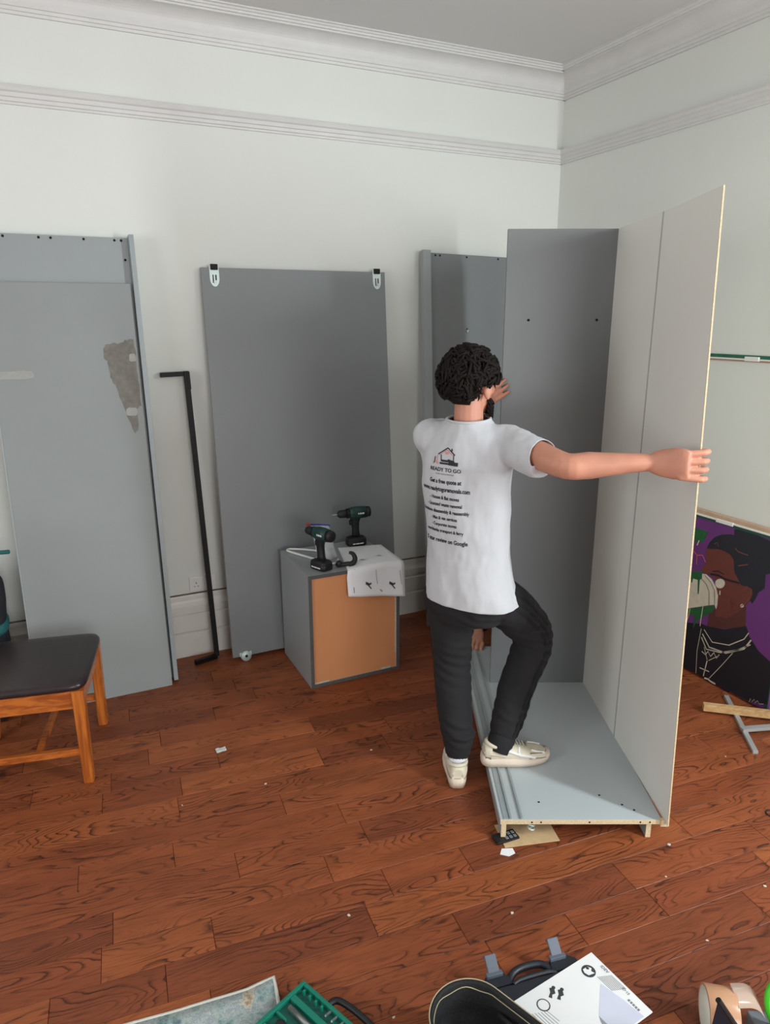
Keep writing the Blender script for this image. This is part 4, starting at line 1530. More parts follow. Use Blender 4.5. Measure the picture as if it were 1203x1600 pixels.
def taper_leg(name, c0, c1, h0, h1, material, parent):
    """square leg from bottom centre c0 (half size h0) to top c1 (half size h1), chair coordinates"""
    bm = bmesh.new()
    A = [bm.verts.new(mC @ (V(c0) + V((sx * h0, sy * h0, 0)))) for sx, sy in ((-1, -1), (1, -1), (1, 1), (-1, 1))]
    B = [bm.verts.new(mC @ (V(c1) + V((sx * h1, sy * h1, 0)))) for sx, sy in ((-1, -1), (1, -1), (1, 1), (-1, 1))]
    for j in range(4):
        bm.faces.new((A[j], A[(j + 1) % 4], B[(j + 1) % 4], B[j]))
    bm.faces.new(A[::-1])
    bm.faces.new(B)
    bmesh.ops.bevel(bm, geom=list(bm.edges), offset=0.003, segments=2, affect='EDGES')
    return build(name, bm, material, parent)


taper_leg('leg', (0, 0, 0), (0.0, 0.0, 0.425), 0.0195, 0.0235, M_oakw, chair)
taper_leg('leg', (0, CW, 0), (0.0, CW, 0.425), 0.0195, 0.0235, M_oakw, chair)
taper_leg('leg', (CD + 0.04, 0.02, 0), (CD, 0.02, 0.44), 0.018, 0.021, M_oakw, chair)
taper_leg('leg', (CD + 0.04, CW - 0.02, 0), (CD, CW - 0.02, 0.44), 0.018, 0.021, M_oakw, chair)
taper_leg('back_post', (CD, 0.02, 0.44), (CD + 0.09, 0.02, 0.93), 0.021, 0.015, M_oakw, chair)
taper_leg('back_post', (CD, CW - 0.02, 0.44), (CD + 0.09, CW - 0.02, 0.93), 0.021, 0.015, M_oakw, chair)
boxo('seat_rail', (0.022, -0.014, 0.345), (CD - 0.02, 0.010, 0.425), M_oakh, chair, 0.002, mC)
boxo('seat_rail', (0.022, CW - 0.010, 0.345), (CD - 0.02, CW + 0.014, 0.425), M_oakh, chair, 0.002, mC)
boxo('seat_rail', (-0.014, 0.022, 0.345), (0.010, CW - 0.022, 0.425), M_oakh, chair, 0.002, mC)
boxo('seat_rail', (CD - 0.010, 0.04, 0.345), (CD + 0.012, CW - 0.04, 0.425), M_oakh, chair, 0.002, mC)
boxo('stretcher', (0.018, -0.010, 0.130), (CD + 0.01, 0.012, 0.160), M_oakh, chair, 0.002, mC)
boxo('stretcher', (0.018, CW - 0.012, 0.130), (CD + 0.01, CW + 0.010, 0.160), M_oakh, chair, 0.002, mC)
boxo('cross_stretcher', (0.17, 0.012, 0.132), (0.192, CW - 0.012, 0.158), M_oakh, chair, 0.002, mC)
for z in (0.60, 0.86):
    x = CD + 0.09 * (z - 0.44) / 0.49
    boxo('back_slat', (x - 0.010, 0.04, z), (x + 0.010, CW - 0.04, z + 0.06), M_oakh, chair, 0.003, mC)
bm = bmesh.new()
rings = []
for z, g in ((0.425, -0.006), (0.432, 0.004), (0.446, 0.006), (0.456, 0.0), (0.461, -0.016), (0.464, -0.05)):
    c = mC @ V((CD / 2 - 0.006, CW / 2, z))
    rings.append((c, dvv * (CD / 2 + 0.022 + g), wv * (CW / 2 + 0.026 + g)))
loft(bm, rings, 48, 9.0)
build('seat_pad', bm, M_leather, chair, True)

# dark bag just inside the left edge
M_bag = mat('navy_bag_cloth', (30, 32, 40), rough=0.85, var=0.2, scale=12, bump=0.2, bscale=50)
M_teal = mat('teal_trim', (30, 96, 98), rough=0.7)
sb = empty('rucksack', 'dark navy rucksack with teal trim standing by the wall at far left', 'bag', (-0.47, 3.60, 0))
bm = bmesh.new()
loft(bm, [(V((-0.47, 3.60, z)), V((hw, 0, 0)), V((0, hd, 0))) for z, hw, hd in ((0.0, 0.16, 0.12), (0.02, 0.178, 0.135), (0.2, 0.182, 0.14), (0.42, 0.180, 0.135), (0.56, 0.188, 0.12), (0.66, 0.190, 0.10), (0.72, 0.160, 0.07), (0.745, 0.09, 0.03))], 30, 3.0)
me = remesh(bm, 0.012, 3)
crumple(me, 0.006, 9)
link('body', me, M_bag, sb, True)
bm = bmesh.new()
loft(bm, [(V((-0.47, 3.60, z)), V((hw, 0, 0)), V((0, hd, 0))) for z, hw, hd in ((0.43, 0.185, 0.140), (0.445, 0.190, 0.143), (0.465, 0.190, 0.142), (0.48, 0.185, 0.136))], 30, 3.0)
build('trim_band', bm, M_teal, sb, True)
bm = bmesh.new()
tube(bm, lerp_path([(-0.50, 3.58, 0.73), (-0.40, 3.56, 0.80), (-0.30, 3.57, 0.81), (-0.238, 3.60, 0.800)], 6), 0.010, 8)
build('strap', bm, M_teal, sb, True)

# ------------------------------------------------------------------ cordless drills on the cube
M_dgreen = mat('dark_green_plastic', (18, 62, 58), rough=0.45, var=0.06)
M_dblack = mat('black_plastic', (24, 24, 26), rough=0.5, var=0.08)
CT = BH


def drill(label, loc, rot, tilt=0.0):
    d = empty('cordless_drill', label, 'drill', loc, rot, 'cordless drills on the cube', local=True)
    # battery foot
    bm = bmesh.new()
    loft(bm, [(V((-0.002, 0, z)), V((hx, 0, 0)), V((0, hy, 0))) for z, hx, hy in ((0, 0.050, 0.034), (0.004, 0.056, 0.039), (0.026, 0.057, 0.039), (0.030, 0.054, 0.036), (0.034, 0.057, 0.038), (0.044, 0.052, 0.034), (0.050, 0.036, 0.024))], 28, 4.0)
    bt = build('battery', bm, M_dblack, d, True)
    for sy in (-1, 1):
        for x0, x1 in ((-0.034, -0.012), (-0.009, 0.012), (0.015, 0.030)):
            boxo('battery_mark', (x0, min(sy * 0.0385, sy * 0.0396), 0.013), (x1, max(sy * 0.0385, sy * 0.0396), 0.019), M_white, bt)
    # grip
    bm = bmesh.new()
    loft(bm, [(V((x, 0, z)), V((hx, 0, 0)), V((0, hy, 0))) for x, z, hx, hy in ((-0.004, 0.040, 0.026, 0.020), (-0.002, 0.070, 0.021, 0.018), (0.000, 0.100, 0.020, 0.0175), (0.002, 0.130, 0.023, 0.018), (0.000, 0.155, 0.030, 0.020), (-0.002, 0.180, 0.034, 0.022))], 22, 2.6)
    build('grip', bm, M_dblack, d, True)
    boxo('trigger', (0.018, -0.009, 0.118), (0.036, 0.009, 0.146), M_dblack, d, 0.004)
    # motor housing along x
    bm = bmesh.new()
    loft(bm, [(V((x, 0, z)), V((0, 0, r * 1.04)), V((0, r, 0))) for x, z, r in ((-0.088, 0.186, 0.020), (-0.085, 0.186, 0.027), (-0.060, 0.186, 0.030))], 24, 2.2)
    build('motor_cap', bm, M_dblack, d, True)
    bm = bmesh.new()
    loft(bm, [(V((x, 0, z)), V((0, 0, r * 1.05)), V((0, r, 0))) for x, z, r in ((-0.060, 0.186, 0.0305), (-0.02, 0.187, 0.032), (0.020, 0.187, 0.031), (0.036, 0.187, 0.027))], 24, 2.4)
    hs = build('housing', bm, M_dgreen, d, True)
    for sy in (-1, 1):
        for x0, x1 in ((-0.042, -0.030), (-0.027, -0.016), (-0.012, -0.006)):
            boxo('badge', (x0, min(sy * 0.0300, sy * 0.0326), 0.183), (x1, max(sy * 0.0300, sy * 0.0326), 0.192), M_white, hs)
    bm = bmesh.new()
    cyl(bm, (0.034, 0, 0.187), (0.054, 0, 0.187), 0.026, 0.025, 24)
    for j in range(16):
        a = 2 * PI * j / 16
        box(bm, (0.036, -0.002, 0.0245), (0.052, 0.002, 0.0275), Matrix.Translation((0, 0, 0.187)) @ Matrix.Rotation(a, 4, 'X'))
    build('torque_ring', bm, M_dblack, d)
    bm = bmesh.new()
    loft(bm, [(V((x, 0, 0.187)), V((0, 0, r)), V((0, r, 0))) for x, r in ((0.054, 0.020), (0.058, 0.023), (0.090, 0.022), (0.098, 0.018), (0.106, 0.010))], 24, 2.0)
    build('chuck', bm, M_dblack, d, True)
    bm = bmesh.new()
    cyl(bm, (0.104, 0, 0.187), (0.126, 0, 0.187), 0.0040, 0.0040, 8)
    cyl(bm, (0.126, 0, 0.187), (0.137, 0, 0.187), 0.0045, 0.0030, 8)
    build('bit', bm, M_steel, d)
    return d


drill('dark green cordless drill standing on the cube, nearer one beside the plastic bag', (1.172, 3.225, CT), math.radians(112))
drill('dark green cordless drill standing at the back of the cube, pointing left', (1.487, 3.515, CT), math.radians(178))

# white wire bracket, zip bag of screws, black hook
wb = empty('wire_bracket', 'white bent wire bracket lying on the cube behind the nearer drill', 'bracket', (1.2, 3.45, CT))
bm = bmesh.new()
tube(bm, lerp_path([(1.255, 3.47, CT + 0.007), (1.20, 3.525, CT + 0.007), (1.125, 3.575, CT + 0.007), (1.100, 3.560, CT + 0.007), (1.125, 3.49, CT + 0.007), (1.19, 3.35, CT + 0.007), (1.235, 3.26, CT + 0.007), (1.27, 3.255, CT + 0.007), (1.295, 3.30, CT + 0.007)], 6), 0.0062, 8)
build('bent_wire', bm, M_white, wb, True)
bm = bmesh.new()
tube(bm, lerp_path([(1.255, 3.47, CT + 0.007), (1.235, 3.42, CT + 0.010), (1.19, 3.35, CT + 0.012)], 5), 0.005, 8)
build('cross_wire', bm, M_white, wb, True)

M_film = mat('clear_plastic_film', (226, 230, 232), rough=0.18, var=0.02, alpha=0.48)
M_blue = mat('blue_zip', (38, 62, 170), rough=0.4)
M_redp = mat('red_plastic', (178, 60, 52), rough=0.5)
zb = empty('zip_bag', 'clear zip bag with blue seal holding screws on the cube', 'bag', (1.262, 3.36, CT))
bm = bmesh.new()
G = []
for side in (-1, 1):
    g = []
    for j in range(11):
        t = j / 10
        row = []
        for i in range(9):
            s_ = i / 8
            x = 1.205 + 0.105 * s_ - 0.035 * t
            bulge = math.sin(PI * s_) * (0.030 * (1 - t) ** 1.3 + 0.004) * (1 if j < 10 else 0.1)
            zz = CT + 0.004 + 0.190 * t - 0.018 * t * s_
            row.append(bm.verts.new((x, 3.355 + 0.02 * t + side * (bulge + 0.0006) + 0.004 * math.sin(7 * t + 5 * s_), zz)))
        g.append(row)
    G.append(g)
for g in G:
    for j in range(10):
        for i in range(8):
            bm.faces.new((g[j][i], g[j][i + 1], g[j + 1][i + 1], g[j + 1][i]))
for j in range(10):
    for i in (0, 8):
        bm.faces.new((G[0][j][i], G[1][j][i], G[1][j + 1][i], G[0][j + 1][i]))
build('film', bm, M_film, zb, True)
bm = bmesh.new()
tube(bm, [(1.166, 3.375, CT + 0.196), (1.22, 3.375, CT + 0.188), (1.280, 3.375, CT + 0.176)], 0.0045, 6)
build('zip_seal', bm, M_blue, zb)
bm = bmesh.new()
tube(bm, [(1.150, 3.375, CT + 0.199), (1.172, 3.375, CT + 0.195)], 0.007, 6)
build('zip_slider', bm, M_redp, zb)
rng = random.Random(3)
for i in range(16):
    p = V((rng.uniform(1.215, 1.292), 3.355 + rng.uniform(-0.012, 0.012), CT + 0.012 + rng.uniform(0, 0.05)))
    d = V((rng.uniform(-1, 1), rng.uniform(-0.4, 0.4), rng.uniform(-0.6, 0.6))).normalized() * 0.016
    bm = bmesh.new()
    cyl(bm, p, p + d, 0.0025, 0.002, 6)
    cyl(bm, p - d * 0.15, p, 0.005, 0.005, 8)
    build('screw', bm, M_redp if i % 3 == 0 else M_steel, zb)

hk = empty('plastic_hook', 'small black curved plastic hook on the cube beside the paper', 'hook', (1.30, 3.20, CT))
bm = bmesh.new()
tube(bm, lerp_path([(1.308, 3.19, CT + 0.012), (1.332, 3.185, CT + 0.018), (1.345, 3.19, CT + 0.038), (1.338, 3.20, CT + 0.062), (1.320, 3.21, CT + 0.070)], 6), 0.011, 10, rr=rad_path([0.014, 0.014, 0.013, 0.011, 0.007], 6))
build('hook_arm', bm, M_dblack, hk, True)
bm = bmesh.new()
cyl(bm, (1.262, 3.205, CT + 0.012), (1.310, 3.19, CT + 0.016), 0.011, 0.012, 14)
build('shank', bm, M_dblack, hk)
bm = bmesh.new()
ellipsoid(bm, (1.262, 3.205, CT + 0.018), (0.018, 0, 0), (0, 0.016, 0), (0, 0, 0.018))
build('knob', bm, M_dblack, hk, True)

# instruction sheets hanging over the front edge
M_paper = mat('white_paper', (240, 241, 243), rough=0.8, var=0.015)
M_ink = mat('grey_ink', (60, 60, 64), rough=0.8)
M_inkl = mat('pale_grey_ink', (150, 152, 156), rough=0.8)
ps = empty('instruction_sheet', 'white instruction sheet draped over the front edge of the cube', 'paper', (1.44, 3.25, CT))


def sheet_pt(u, v):
    """u 0..1 left to right, v 0..1 from the back edge over the front edge and down"""
    L = 0.37 + 0.125
    d = v * L
    x0 = 1.372 - 0.10 * min(1, v * 1.25)
    x1 = 1.612 - 0.022 * v
    x = x0 + (x1 - x0) * u
    ytop = 3.498 - 0.05 * u
    run = ytop - 3.128
    R = 0.022
    lift = 0.010 * math.sin(PI * u) * math.sin(PI * min(1, v * 1.1)) + 0.0025
    if d < run - R:
        return V((x, ytop - d, CT + lift))
    a = (d - (run - R)) / R
    if a < 1.35:
        return V((x, ytop - (run - R) - R * math.sin(a), CT + lift * max(0, 1 - a) + 0.0025 - R * (1 - math.cos(a))))
    rem = d - (run - R) - 1.35 * R
    return V((x, ytop - (run - R) - R * math.sin(1.35) - rem * 0.16 - 0.004 * math.sin(u * 8), CT + 0.0025 - R * (1 - math.cos(1.35)) - rem * 0.985))


bm = bmesh.new()
NU, NV = 14, 36
g = [[bm.verts.new(sheet_pt(i / NU, j / NV)) for i in range(NU + 1)] for j in range(NV + 1)]
for j in range(NV):
    for i in range(NU):
        bm.faces.new((g[j][i], g[j][i + 1], g[j + 1][i + 1], g[j + 1][i]))
pg = build('page', bm, M_paper, ps, True)
so = pg.modifiers.new('thickness', 'SOLIDIFY')
so.thickness = 0.0012


def on_sheet(nm, pts, mt):
    bm = bmesh.new()
    vs = []
    for u, v in pts:
        p = sheet_pt(u, v)
        n_ = (sheet_pt(u + 0.01, v) - p).cross(sheet_pt(u, v + 0.01) - p).normalized()
        if n_.y > 0:
            n_ = -n_
        vs.append(bm.verts.new(p + n_ * 0.0016 + V((0, 0, 0.0012 if v < 0.7 else 0))))
    bm.faces.new(vs)
    build(nm, bm, mt, pg)


def sheet_line(nm, a, b, w, mt):
    a, b = V((a[0], a[1], 0)), V((b[0], b[1], 0))
    d = (b - a).normalized()
    n_ = V((-d.y, d.x, 0)) * w / 2
    for i in range(3):
        p, q = a.lerp(b, i / 3), a.lerp(b, (i + 1) / 3)
        on_sheet(nm, [(x.x, x.y) for x in (p - n_, q - n_, q + n_, p + n_)], mt)


for cx in (0.36, 0.78):
    on_sheet('printed_figure', [(cx - 0.05, 0.840), (cx + 0.02, 0.862), (cx + 0.045, 0.848), (cx + 0.05, 0.868), (cx + 0.01, 0.882), (cx + 0.05, 0.915), (cx + 0.035, 0.922), (cx - 0.02, 0.880), (cx - 0.055, 0.870)], M_ink)
    sheet_line('printed_line', (cx + 0.13, 0.72), (cx + 0.16, 0.87), 0.008, M_inkl)
for u, v in ((0.30, 0.50), (0.66, 0.42)):
    on_sheet('printed_figure', [(u - 0.08, v), (u + 0.02, v - 0.02), (u + 0.08, v + 0.03), (u, v + 0.025)], M_inkl)
sheet_line('printed_line', (0.10, 0.90), (0.10, 0.96), 0.015, M_inkl)
sheet_line('printed_line', (0.56, 0.93), (0.60, 0.95), 0.015, M_inkl)

# ------------------------------------------------------------------ painting and wall strips at the right
XPN = 2.972
pt = empty('painting', 'purple painting of a person in black drinking from a cup, standing at right wall', 'painting', (XPN, 2.45, 0))
PC = {'navy': (26, 28, 40), 'brown': (104, 50, 42), 'brown2': (84, 42, 38), 'brown3': (126, 70, 60), 'black': (19, 21, 32), 'cream': (206, 198, 180), 'green': (28, 92, 48), 'pink': (206, 92, 104), 'grey': (128, 120, 108)}
PM = {k_: mat('paint_' + k_, v_, rough=0.6, var=0.08, scale=30) for k_, v_ in PC.items()}
M_purp = mat('paint_purple', (104, 48, 118), rough=0.6, var=0.10, scale=5)
M_pgreen = mat('paint_dark_green', (28, 74, 62), rough=0.6, var=0.1)
YP0, YP1, ZP0, ZP1 = 1.958, 2.96, 0.012, 0.868
boxo('canvas', (XPN, YP0, ZP0), (XPN + 0.018, YP1, ZP1), M_purp, pt, 0.001)
boxo('green_border', (XPN - 0.001, YP0, ZP1 - 0.014), (XPN + 0.001, YP1, ZP1), M_pgreen, pt)
boxo('green_border', (XPN - 0.001, YP0, ZP0), (XPN + 0.001, YP0 + 0.018, ZP1 - 0.014), M_pgreen, pt)
for y in (2.2, 2.75):
    boxo('foot', (XPN + 0.002, y - 0.02, 0.0), (XPN + 0.016, y + 0.02, ZP0), PM['black'], pt)
boxo('light_strip', (XPN - 0.004, YP0, ZP1), (XPN + 0.010, YP1, ZP1 + 0.006), M_white, pt)
boxo('strip_connector', (XPN - 0.007, 2.272, ZP1 - 0.008), (XPN + 0.004, 2.371, ZP1 + 0.010), M_white, pt, 0.002)
M_tan = mat('tan_finish', (190, 160, 134), rough=0.8, var=0.1, scale=20)
boxo('tan_strip', (XPN + 0.010, YP0, ZP1 + 0.006), (XR - 0.001, YP1, ZP1 + 0.024), M_tan, pt)  # thin tan strip above the canvas, reaching back to the wall
POLYS = [
    ('painted_hair', 'navy', [(2.4084, 0.7096), (2.3957, 0.7437), (2.3703, 0.7773), (2.3317, 0.8029), (2.2843, 0.8179), (2.2601, 0.8192), (2.2647, 0.8505), (2.2259, 0.8574), (2.1683, 0.8624), (2.1175, 0.8518), (2.0708, 0.8442), (2.0239, 0.8371), (2.0063, 0.7253), (2.0469, 0.6909), (2.068, 0.6768), (2.0616, 0.6113), (2.0906, 0.5793), (2.1003, 0.543), (2.1149, 0.5119), (2.1381, 0.5365), (2.154, 0.5896), (2.1846, 0.5826), (2.2041, 0.6055), (2.233, 0.6365), (2.2463, 0.6988), (2.2695, 0.7175), (2.3037, 0.7257), (2.3456, 0.7244), (2.3783, 0.7128)]),
    ('painted_neck', 'brown2', [(2.3421, 0.3924), (2.17, 0.4766), (2.1431, 0.4868), (2.1311, 0.376), (2.3487, 0.2908)]),
    ('painted_face', 'brown', [(2.4084, 0.7096), (2.3783, 0.7128), (2.3456, 0.7244), (2.3037, 0.7257), (2.2695, 0.7175), (2.2463, 0.6988), (2.233, 0.6365), (2.2041, 0.6055), (2.1846, 0.5826), (2.154, 0.5896), (2.1242, 0.5855), (2.1181, 0.5585), (2.1281, 0.5217), (2.1504, 0.4874), (2.1802, 0.4459), (2.2377, 0.3891), (2.3078, 0.373), (2.3101, 0.419), (2.3053, 0.4751), (2.3302, 0.5586), (2.3675, 0.5767), (2.4155, 0.5724), (2.4251, 0.5926), (2.4128, 0.616), (2.3979, 0.6361), (2.4074, 0.6716)]),
    ('painted_jumper', 'black', [(2.6816, 0.1589), (2.4607, 0.274), (2.3819, 0.2992), (2.35, 0.2998), (2.2452, 0.3242), (2.1286, 0.3905), (2.1027, 0.3432), (2.0491, 0.2951), (1.9629, 0.2593), (1.9299, 0.0489), (2.0529, 0.0156), (2.3002, -0.0126), (2.463, 0.0019), (2.66, -0.009)]),
    ('painted_cup', 'cream', [(2.5659, 0.4819), (2.4804, 0.5151), (2.4731, 0.5295), (2.4193, 0.5672), (2.3932, 0.572), (2.356, 0.5574), (2.3255, 0.5256), (2.3069, 0.4861), (2.304, 0.4368), (2.3067, 0.4105), (2.3204, 0.4306), (2.3573, 0.4128), (2.472, 0.3531), (2.5437, 0.3173)]),
    ('painted_slime', 'green', [(2.5538, 0.5346), (2.4818, 0.5583), (2.4166, 0.5798), (2.4135, 0.5418), (2.4253, 0.5299), (2.4217, 0.4562), (2.4283, 0.4478), (2.4382, 0.5255), (2.4677, 0.5234), (2.4711, 0.4984), (2.4783, 0.4999), (2.4809, 0.5189), (2.5485, 0.496)]),
    ('painted_slime', 'green', [(2.5247, 0.3205), (2.4719, 0.3523), (2.3198, 0.4262), (2.3233, 0.3904), (2.3627, 0.3572), (2.4178, 0.2972), (2.4299, 0.2515), (2.4316, 0.3302), (2.5213, 0.295)]),
    ('painted_blob', 'green', [(2.5773, 0.7781), (2.4994, 0.8008), (2.4693, 0.7954), (2.4119, 0.7958), (2.4214, 0.7705), (2.4342, 0.7364), (2.4681, 0.7228), (2.4915, 0.7277), (2.5686, 0.7136)]),
    ('painted_lens', 'cream', [(2.2767, 0.5637), (2.2771, 0.5533), (2.2811, 0.543), (2.2882, 0.5341), (2.2975, 0.528), (2.3077, 0.5253), (2.3175, 0.5266), (2.3254, 0.5316), (2.3305, 0.5397), (2.3318, 0.549), (2.3292, 0.558), (2.3232, 0.5665), (2.3147, 0.5733), (2.3047, 0.5775), (2.2947, 0.5785), (2.286, 0.5763), (2.2797, 0.5711)]),
    ('painted_earring', 'cream', [(2.1559, 0.4872), (2.1566, 0.4816), (2.16, 0.4768), (2.1649, 0.4741), (2.1699, 0.4745), (2.1733, 0.4778), (2.1741, 0.483), (2.172, 0.4884), (2.1677, 0.4923), (2.1625, 0.4935), (2.1581, 0.4916)]),
]
STROKES = [
    ('painted_bolt', 'pink', [(2.5618, 0.6641), (2.5141, 0.6586), (2.4837, 0.6717), (2.4588, 0.6559), (2.4244, 0.6664), (2.4021, 0.6348)], 0.0053),
    ('painted_bolt', 'pink', [(2.4588, 0.6559), (2.4554, 0.6062)], 0.0043),
    ('painted_glasses', 'black', [(2.3641, 0.5836), (2.3179, 0.5914), (2.2748, 0.5851), (2.1941, 0.5923)], 0.0096),
    ('painted_brow', 'black', [(2.3535, 0.6006), (2.321, 0.6132), (2.2864, 0.6076)], 0.0053),
    ('painted_rim', 'grey', [(2.4156, 0.5411), (2.3816, 0.5215), (2.359, 0.4866), (2.351, 0.4151)], 0.0036),
    ('painted_rim', 'grey', [(2.3967, 0.565), (2.3581, 0.5413), (2.329, 0.5051), (2.3189, 0.4351)], 0.0036),
    ('painted_ear', 'brown3', [(2.1696, 0.562), (2.1498, 0.5874), (2.1273, 0.5807), (2.1276, 0.544), (2.1488, 0.5029), (2.1693, 0.4802)], 0.0038),
    ('painted_drip', 'cream', [(2.3848, 0.4024), (2.3875, 0.3255), (2.3877, 0.2851)], 0.0048),
    ('painted_drip', 'cream', [(2.4631, 0.3565), (2.4662, 0.3105), (2.4875, 0.2236)], 0.0038),
    ('painted_drip', 'cream', [(2.2964, 0.5167), (2.2952, 0.4941)], 0.0072),
    ('painted_chain', 'cream', [(2.3605, 0.2764), (2.3031, 0.2294), (2.2051, 0.2552), (2.1277, 0.3217), (2.1076, 0.3634)], 0.0048),
    ('painted_chain', 'cream', [(2.3674, 0.2496), (2.317, 0.1947), (2.2178, 0.2058), (2.1202, 0.2724), (2.0899, 0.3326)], 0.0072),
    ('painted_chain', 'cream', [(2.3709, 0.2289), (2.3324, 0.1763), (2.2467, 0.1956), (2.1552, 0.2496), (2.0899, 0.3084)], 0.0062),
    ('painted_chain', 'cream', [(2.3783, 0.2738), (2.3873, 0.1442), (2.377, 0.0159)], 0.0031),
    ('painted_chain', 'cream', [(2.1786, 0.2234), (2.2359, 0.122), (2.2931, 0.0271)], 0.0031),
    ('painted_chain', 'cream', [(2.347, 0.1814), (2.3193, 0.1215)], 0.0034),
    ('painted_chain', 'cream', [(2.2539, 0.1753), (2.3107, 0.1206)], 0.0034),
    ('painted_cross', 'cream', [(2.3187, 0.117), (2.3298, 0.0219)], 0.0058),
    ('painted_cross', 'cream', [(2.3587, 0.0573), (2.2982, 0.0626)], 0.0058),
    ('painted_pendant', 'cream', [(2.358, 0.1524), (2.3332, 0.1442), (2.3208, 0.169), (2.302, 0.1487), (2.2853, 0.1782), (2.2665, 0.1554), (2.2527, 0.1806)], 0.0062),
    ('painted_pendant', 'cream', [(2.3218, 0.0032), (2.2994, 0.0191), (2.2806, -0.0009), (2.2525, 0.0082)], 0.0096),
    ('painted_signature', 'cream', [(2.0529, 0.0156), (2.0485, 0.0365), (2.039, 0.023), (2.0288, 0.0422), (2.0216, 0.0257), (2.0106, 0.0443), (1.9994, 0.0319), (1.9783, 0.0431)], 0.0029),
    ('painted_braid', 'brown3', [(2.3657, 0.7448), (2.3463, 0.7579), (2.3391, 0.7376)], 0.0038),
    ('painted_braid', 'brown3', [(2.243, 0.7585), (2.225, 0.7457), (2.1696, 0.7444)], 0.0048),
    ('painted_braid', 'brown3', [(2.2146, 0.6758), (2.1629, 0.6996)], 0.0048),
    ('painted_highlight', 'cream', [(2.4567, 0.7376), (2.466, 0.708)], 0.0058),
    ('painted_tattoo', 'brown2', [(2.2347, 0.482), (2.2087, 0.4728), (2.2255, 0.4475)], 0.0048),
]
lay = 0


def clip_y(pts):
    return [(min(max(y, YP0 + 0.004), YP1 - 0.002), min(max(z, ZP0 + 0.002), ZP1 - 0.002)) for y, z in pts]


for nm, c, pts in POLYS:
    lay += 1
    bm = bmesh.new()
    prism(bm, clip_y(pts), 0.0012 + 0.00022 * lay, (XPN + 0.0006, 0, 0), (0, 1, 0), (0, 0, 1), (-1, 0, 0))
    build(nm, bm, PM[c], pt)
for nm, c, pts, w in STROKES:
    bm = bmesh.new()
    pts = [V((y, z, 0)) for y, z in clip_y(pts)]
    Lr, Rr = [], []
    for i, p in enumerate(pts):
        d = (pts[min(i + 1, len(pts) - 1)] - pts[max(i - 1, 0)]).normalized()
        n_ = V((-d.y, d.x, 0)) * w / 2
        Lr.append(p + n_)
        Rr.append(p - n_)
    X_ = XPN - 0.0040
    for i in range(len(pts) - 1):
        q = [Lr[i], Lr[i + 1], Rr[i + 1], Rr[i]]
        bm.faces.new([bm.verts.new((X_, a.x, a.y)) for a in q])
    bmesh.ops.remove_doubles(bm, verts=bm.verts, dist=1e-6)
    build(nm, bm, PM[c], pt)

ws = empty('wall_light_strip', 'thin white light strip with green backing fixed along the right wall', 'light strip', (3.01, 2.4, 1.66))
M_gback = mat('green_backing', (36, 100, 74), rough=0.6, var=0.2, scale=30)
boxo('green_backing', (XR - 0.006, 0.9, 1.662), (XR, 3.70, 1.678), M_gback, ws)
boxo('strip', (XR - 0.011, 0.9, 1.655), (XR, 3.70, 1.662), M_white, ws)
boxo('connector', (XR - 0.014, 2.281, 1.651), (XR - 0.002, 2.357, 1.672), M_white, ws, 0.002)
boxo('pink_edge', (XR - 0.004, 0.9, 1.647), (XR, 3.70, 1.655), mat('pinkish_paint', (176, 140, 126), rough=0.8), ws)

# folded easel lying on the floor
M_pine = grained('pale_pine', (208, 172, 124), (186, 146, 98), rough=0.55, sx=4, sy=50, axis='x')
M_alu = mat('grey_aluminium', (176, 178, 178), rough=0.45, metal=0.3)
ez = empty('easel', 'folded easel of pine batten and grey bars lying on floor below the painting', 'easel', (2.78, 1.95, 0))


def bar_between(name, a, b, w, h, mt, parent, zoff=0.0):
    a, b = V(a), V(b)
    d = b - a
    x = d.normalized()
    y = V((0, 0, 1)).cross(x).normalized()
    z = x.cross(y)
    mm = Matrix((x, y, z)).transposed().to_4x4()
    mm.translation = a
    return boxo(name, (0, -w / 2, 0), (d.length, w / 2, h), mt, parent, 0.001, mm)


bar_between('leg_bar', (2.925, 2.150, 0.0), (2.634, 1.757, 0.0), 0.022, 0.014, M_alu, ez)
bar_between('leg_bar', (2.715, 1.895, 0.014), (2.960, 1.815, 0.014), 0.030, 0.014, M_alu, ez)
bar_between('batten', (2.706, 2.103, 0.014), (2.955, 1.897, 0.014), 0.030, 0.034, M_pine, ez)

# ------------------------------------------------------------------ packing under the base
M_card = mat('cardboard', (202, 172, 130), rough=0.85, var=0.1, scale=30)
tg_ = tag(boxo('cardboard_scrap', (0.005, -0.045, 0.0004), (0.215, 0.075, 0.0034), M_card, None, 0.0006, mW @ Matrix.Rotation(math.radians(10), 4, 'Z')), 'torn cardboard scrap on floor under the wardrobe base', 'cardboard')
bl = empty('plastic_wedge', 'black plastic packing wedge under the front corner of the wardrobe base', 'wedge', mW @ V((0.03, 0.0, 0.004)))
mK = mW @ Matrix.Translation((-0.012, -0.034, 0.0036)) @ Matrix.Rotation(math.radians(22), 4, 'Z')
boxo('block', (0, 0, 0), (0.092, 0.048, 0.0080), M_dblack, bl, 0.001, mK)
for i in range(2):
    for j in range(3):
        x0 = 0.040 + 0.017 * j
        boxo('rib', (x0, 0.006 + i * 0.020, 0.0080), (x0 + 0.012, 0.020 + i * 0.020, 0.0100), M_greyd, bl, 0.001, mK)
bm = bmesh.new()
prism(bm, [(-0.01, -0.075), (0.02, -0.085), (0.045, -0.07), (0.04, -0.045), (0.0, -0.048)], 0.0016, mW @ V((0, 0, 0.0006)), wdir, udir, (0, 0, 1))
tag(build('paper_scrap', bm, M_paper), 'torn white paper scrap on floor in front of the black wedge', 'paper')
bm = bmesh.new()
